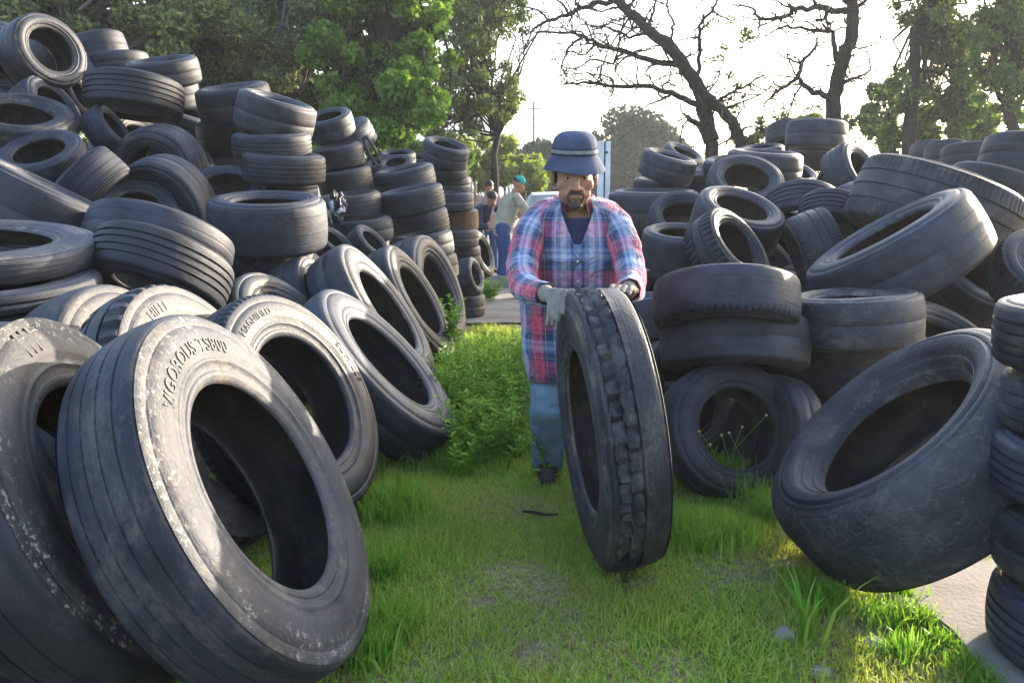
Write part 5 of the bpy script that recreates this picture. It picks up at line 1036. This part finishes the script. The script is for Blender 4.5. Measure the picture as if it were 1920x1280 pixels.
# ------------------------------------------------------------------ car, posts, pole, bag, rubber strip
M_CARW = simple('white_car_paint', (.36, .37, .38), .3, (.3, .31, .32), 3, 0, spec=.5); M_GLASS = simple('car_glass', (.03, .035, .04), .08, None, 2, 0, spec=.7); M_BLACK = simple('black_plastic', (.02, .02, .022), .6, None, 5, 0); M_LAMP = simple('red_lamp', (.4, .02, .02), .25, None, 5, 0); M_CHROME = simple('grey_metal', (.4, .4, .4), .35, None, 5, 0, metal=.9)
c0 = W3(1046, 380, 19.5); c0[2] = 0; car = empty('parked_car', tuple(c0)); tag(car, 'white car parked behind the man, only one corner of its roof showing', 'car')
def loftbox(sec):
    "sec: list of (y, half width bottom, z bottom, half width top, z top)"
    mb = MB(); v = []
    for y, wb, zb, wt, zt in sec:
        for x, z in ((-wb, zb), (-wb*1.02, zb+(zt-zb)*.3), (-(wb+wt)/2*1.03, zb+(zt-zb)*.7), (-wt*.94, zt), (0, zt+.015), (wt*.94, zt), ((wb+wt)/2*1.03, zb+(zt-zb)*.7), (wb*1.02, zb+(zt-zb)*.3), (wb, zb)): v.append((x, y, z))
    m = len(sec); f = [(j*9+k, j*9+k+1, (j+1)*9+k+1, (j+1)*9+k) for j in range(m-1) for k in range(8)]+[tuple(range(8, -1, -1)), tuple((m-1)*9+k for k in range(9))]
    return mb.add(v, f)
body = loftbox([(0, .76, .35, .74, .82), (.08, .82, .25, .80, .93), (1.2, .84, .22, .82, .95), (3.2, .84, .22, .82, .93), (3.9, .80, .25, .74, .80), (4.05, .7, .32, .66, .66)]).build('body', M_CARW, car)
loftbox([(.12, .78, .93, .70, 1.0), (.42, .78, .93, .60, 1.46), (.8, .78, .93, .62, 1.52), (2.2, .78, .93, .62, 1.5), (2.9, .78, .93, .70, 1.0)]).build('cabin', M_CARW, car)
mb = MB(); mb.add([(-.60, .2, 1.02), (.60, .2, 1.02), (.50, .405, 1.40), (-.50, .405, 1.40)], [(0, 1, 2, 3)]); o = mb.build('rear_window', M_GLASS, car); o.modifiers.new('s', 'SOLIDIFY').thickness = .03
for sx in (-1, 1):
    mb = MB(); mb.add([(sx*.775, .55, 1.0), (sx*.775, 2.5, 1.0), (sx*.66, 2.15, 1.42), (sx*.665, .75, 1.42)], [(0, 1, 2, 3)]); o = mb.build('side_window', M_GLASS, car); o.modifiers.new('s', 'SOLIDIFY').thickness = .04
    MB().box((sx*.66, .03, .78), (.2, .1, .14)).build('tail_lamp', M_LAMP, car)
    for y in (.8, 3.1):
        w = MB(); w.tube([(sx*.62, y, .31), (sx*.80, y, .31)], .31, 24); wo = w.build('wheel', M_BLACK, car); h = MB(); h.tube([(sx*.79, y, .31), (sx*.815, y, .31)], .19, 18); h.build('rim', M_CHROME, wo)
MB().box((0, -.02, .42), (1.5, .14, .16)).build('bumper', M_BLACK, car)
M_POST = simple('weathered_white_paint', (.58, .59, .61), .8, (.40, .41, .43), 5, .3, 30, .005)
pt = W3(1131, 380, 12.2); pt[2] = 0; po = empty('signboard_post', tuple(pt)); tag(po, 'pale upright board post with a dark slot, rising behind the blue bucket hat', 'post')
MB().box((-.045, 0, 1.07), (.085, .06, 2.14)).build('board', M_POST, po); MB().box((.055, .0, 1.068), (.07, .06, 2.13)).build('board', M_POST, po); MB().box((.009, .02, 1.06), (.022, .03, 2.12)).build('slot', M_BLACK, po); MB().tube([(.035, -.032, 1.98), (.035, -.045, 1.98)], .018, 10).build('bolt', M_BLACK, po)
M_WOODP = simple('grey_wood', (.2, .18, .16), .9, (.1, .09, .08), 6)
p = W3(1000, 380, 62); p[2] = 0; mb = MB(); mb.tube([(0, 0, 0), (0, 0, 8.4)], [.13, .09], 8); up = empty('utility_pole', tuple(p)); mb.build('pole', M_WOODP, up); MB().box((0, 0, 7.9), (1.0, .09, .09)).build('crossarm', M_WOODP, up); tag(up, 'thin distant utility pole against the white sky', 'pole')
for px, hh, lb in ((883, 1.75, 'left of two thin fence stakes past the far tower'), (891, 1.7, 'right of two thin fence stakes past the far tower')):
    p = W3(px, 380, 16.5); p[2] = 0; mb = MB(); mb.tube([(0, 0, 0), (.01, 0, hh*.5), (0, 0, hh)], [.03, .028, .024], 7); o = mb.build('fence_stake', M_WOODP); o.location = p; tag(o, lb, 'stake', 'fence stakes')
def bag_mat():
    m, nt, b, out = nmat('crinkled_plastic'); co = N(nt, 'TexCoord').outputs['Object']; v = N(nt, 'TexVoronoi', {'Vector': co, 'Scale': 14.0}); nt.links.new(ramp(nt, v.outputs['Color'], [(.6, (.02, .02, .026)), (.65, (.38, .40, .44))], 'CONSTANT'), b.inputs['Base Color']); b.inputs['Roughness'].default_value = .22; return m
bm = bmesh.new(); bmesh.ops.create_icosphere(bm, subdivisions=4, radius=1)
for v in bm.verts:
    q = v.co.copy(); k = 1+.4*mnoise.noise(q*2.2)+.3*abs(mnoise.noise(q*5))-.16*abs(mnoise.noise(q*11)); v.co = Vector((q.x*.07, q.y*.07, q.z*.115))*k
me = bpy.data.meshes.new('plastic_bag'); bm.to_mesh(me); bm.free(); me.materials.append(bag_mat()); o = obj('plastic_bag', me); o.location = W3(631, 390, 6.75); tag(o, 'crumpled black and silver plastic bag tucked between two stacks', 'bag')
mb = MB(); c = W3(698, 284, 8.05); q = [(c[0]+.055*math.cos(a)+.05*math.sin(a), c[1]+.02*math.sin(a*2), c[2]-.11*math.cos(a)*.4-.13*math.sin(a)) for a in np.linspace(0, 6.2, 26)]; mb.tube(q, [.014+.005*math.sin(k*1.7) for k in range(26)], 7)
o = mb.build('rubber_strip', M_TREAD); o.color = (1, 1, 1, .6); tag(o, 'torn loop of rubber dangling from the slender stack', 'rubber strip')
# ------------------------------------------------------------------ morning haze in the air
hm = bpy.data.materials.new('haze'); hm.use_nodes = True; nt = hm.node_tree; nt.nodes.clear(); ho = nt.nodes.new('ShaderNodeOutputMaterial'); pv = nt.nodes.new('ShaderNodeVolumePrincipled')
pv.inputs['Color'].default_value = (.86, .88, .95, 1); pv.inputs['Density'].default_value = HAZE; pv.inputs['Anisotropy'].default_value = .3; nt.links.new(pv.outputs[0], ho.inputs['Volume'])
if HAZE > 0:
    o = MB().box((0, 195, 20), (330, 480, 43)).build('haze', hm, smooth=False); o['kind'] = 'stuff'; o['label'] = 'thin pale haze hanging in the air'
# ------------------------------------------------------------------ light and camera
SUN_AZ, SUN_EL = math.radians(48), math.radians(14.5)      # azimuth from +Y towards +X
w = bpy.data.worlds.new('World'); scene.world = w; w.use_nodes = True; nt = w.node_tree; nt.nodes.clear()
sky = nt.nodes.new('ShaderNodeTexSky'); sky.sky_type = 'NISHITA'; sky.sun_disc = False; sky.sun_elevation = SUN_EL; sky.sun_rotation = SUN_AZ; sky.air_density = 1.2; sky.dust_density = 4.5; sky.ozone_density = 2.5; sky.altitude = 100
bg = nt.nodes.new('ShaderNodeBackground'); bg.inputs[1].default_value = .15; ow = nt.nodes.new('ShaderNodeOutputWorld'); nt.links.new(sky.outputs[0], bg.inputs[0]); nt.links.new(bg.outputs[0], ow.inputs[0])
sl = bpy.data.lights.new('sun', 'SUN'); sl.energy = 3.0; sl.angle = math.radians(.5); sl.color = (1, .89, .72); so = bpy.data.objects.new('sun', sl); COL.objects.link(so)
sd = Vector((math.sin(SUN_AZ)*math.cos(SUN_EL), math.cos(SUN_AZ)*math.cos(SUN_EL), math.sin(SUN_EL))); so.rotation_euler = sd.to_track_quat('Z', 'Y').to_euler(); so.location = sd*50
cam = bpy.data.cameras.new('camera'); cam.sensor_width = 36; cam.lens = 36*F_PX/1920; cam.clip_start = .05; cam.clip_end = 2000
cobj = bpy.data.objects.new('camera', cam); COL.objects.link(cobj); cobj.location = CAM; cobj.rotation_euler = (math.pi/2-PITCH, 0, 0); scene.camera = cobj
scene.view_settings.view_transform = 'Standard'; scene.view_settings.look = 'None'; scene.view_settings.exposure = EXPO; scene.view_settings.gamma = 1; scene.view_settings.use_curve_mapping = False
scene.cycles.max_bounces = 6; scene.cycles.transparent_max_bounces = 8; scene.cycles.use_denoising = True; scene.cycles.caustics_reflective = False; scene.cycles.caustics_refractive = False
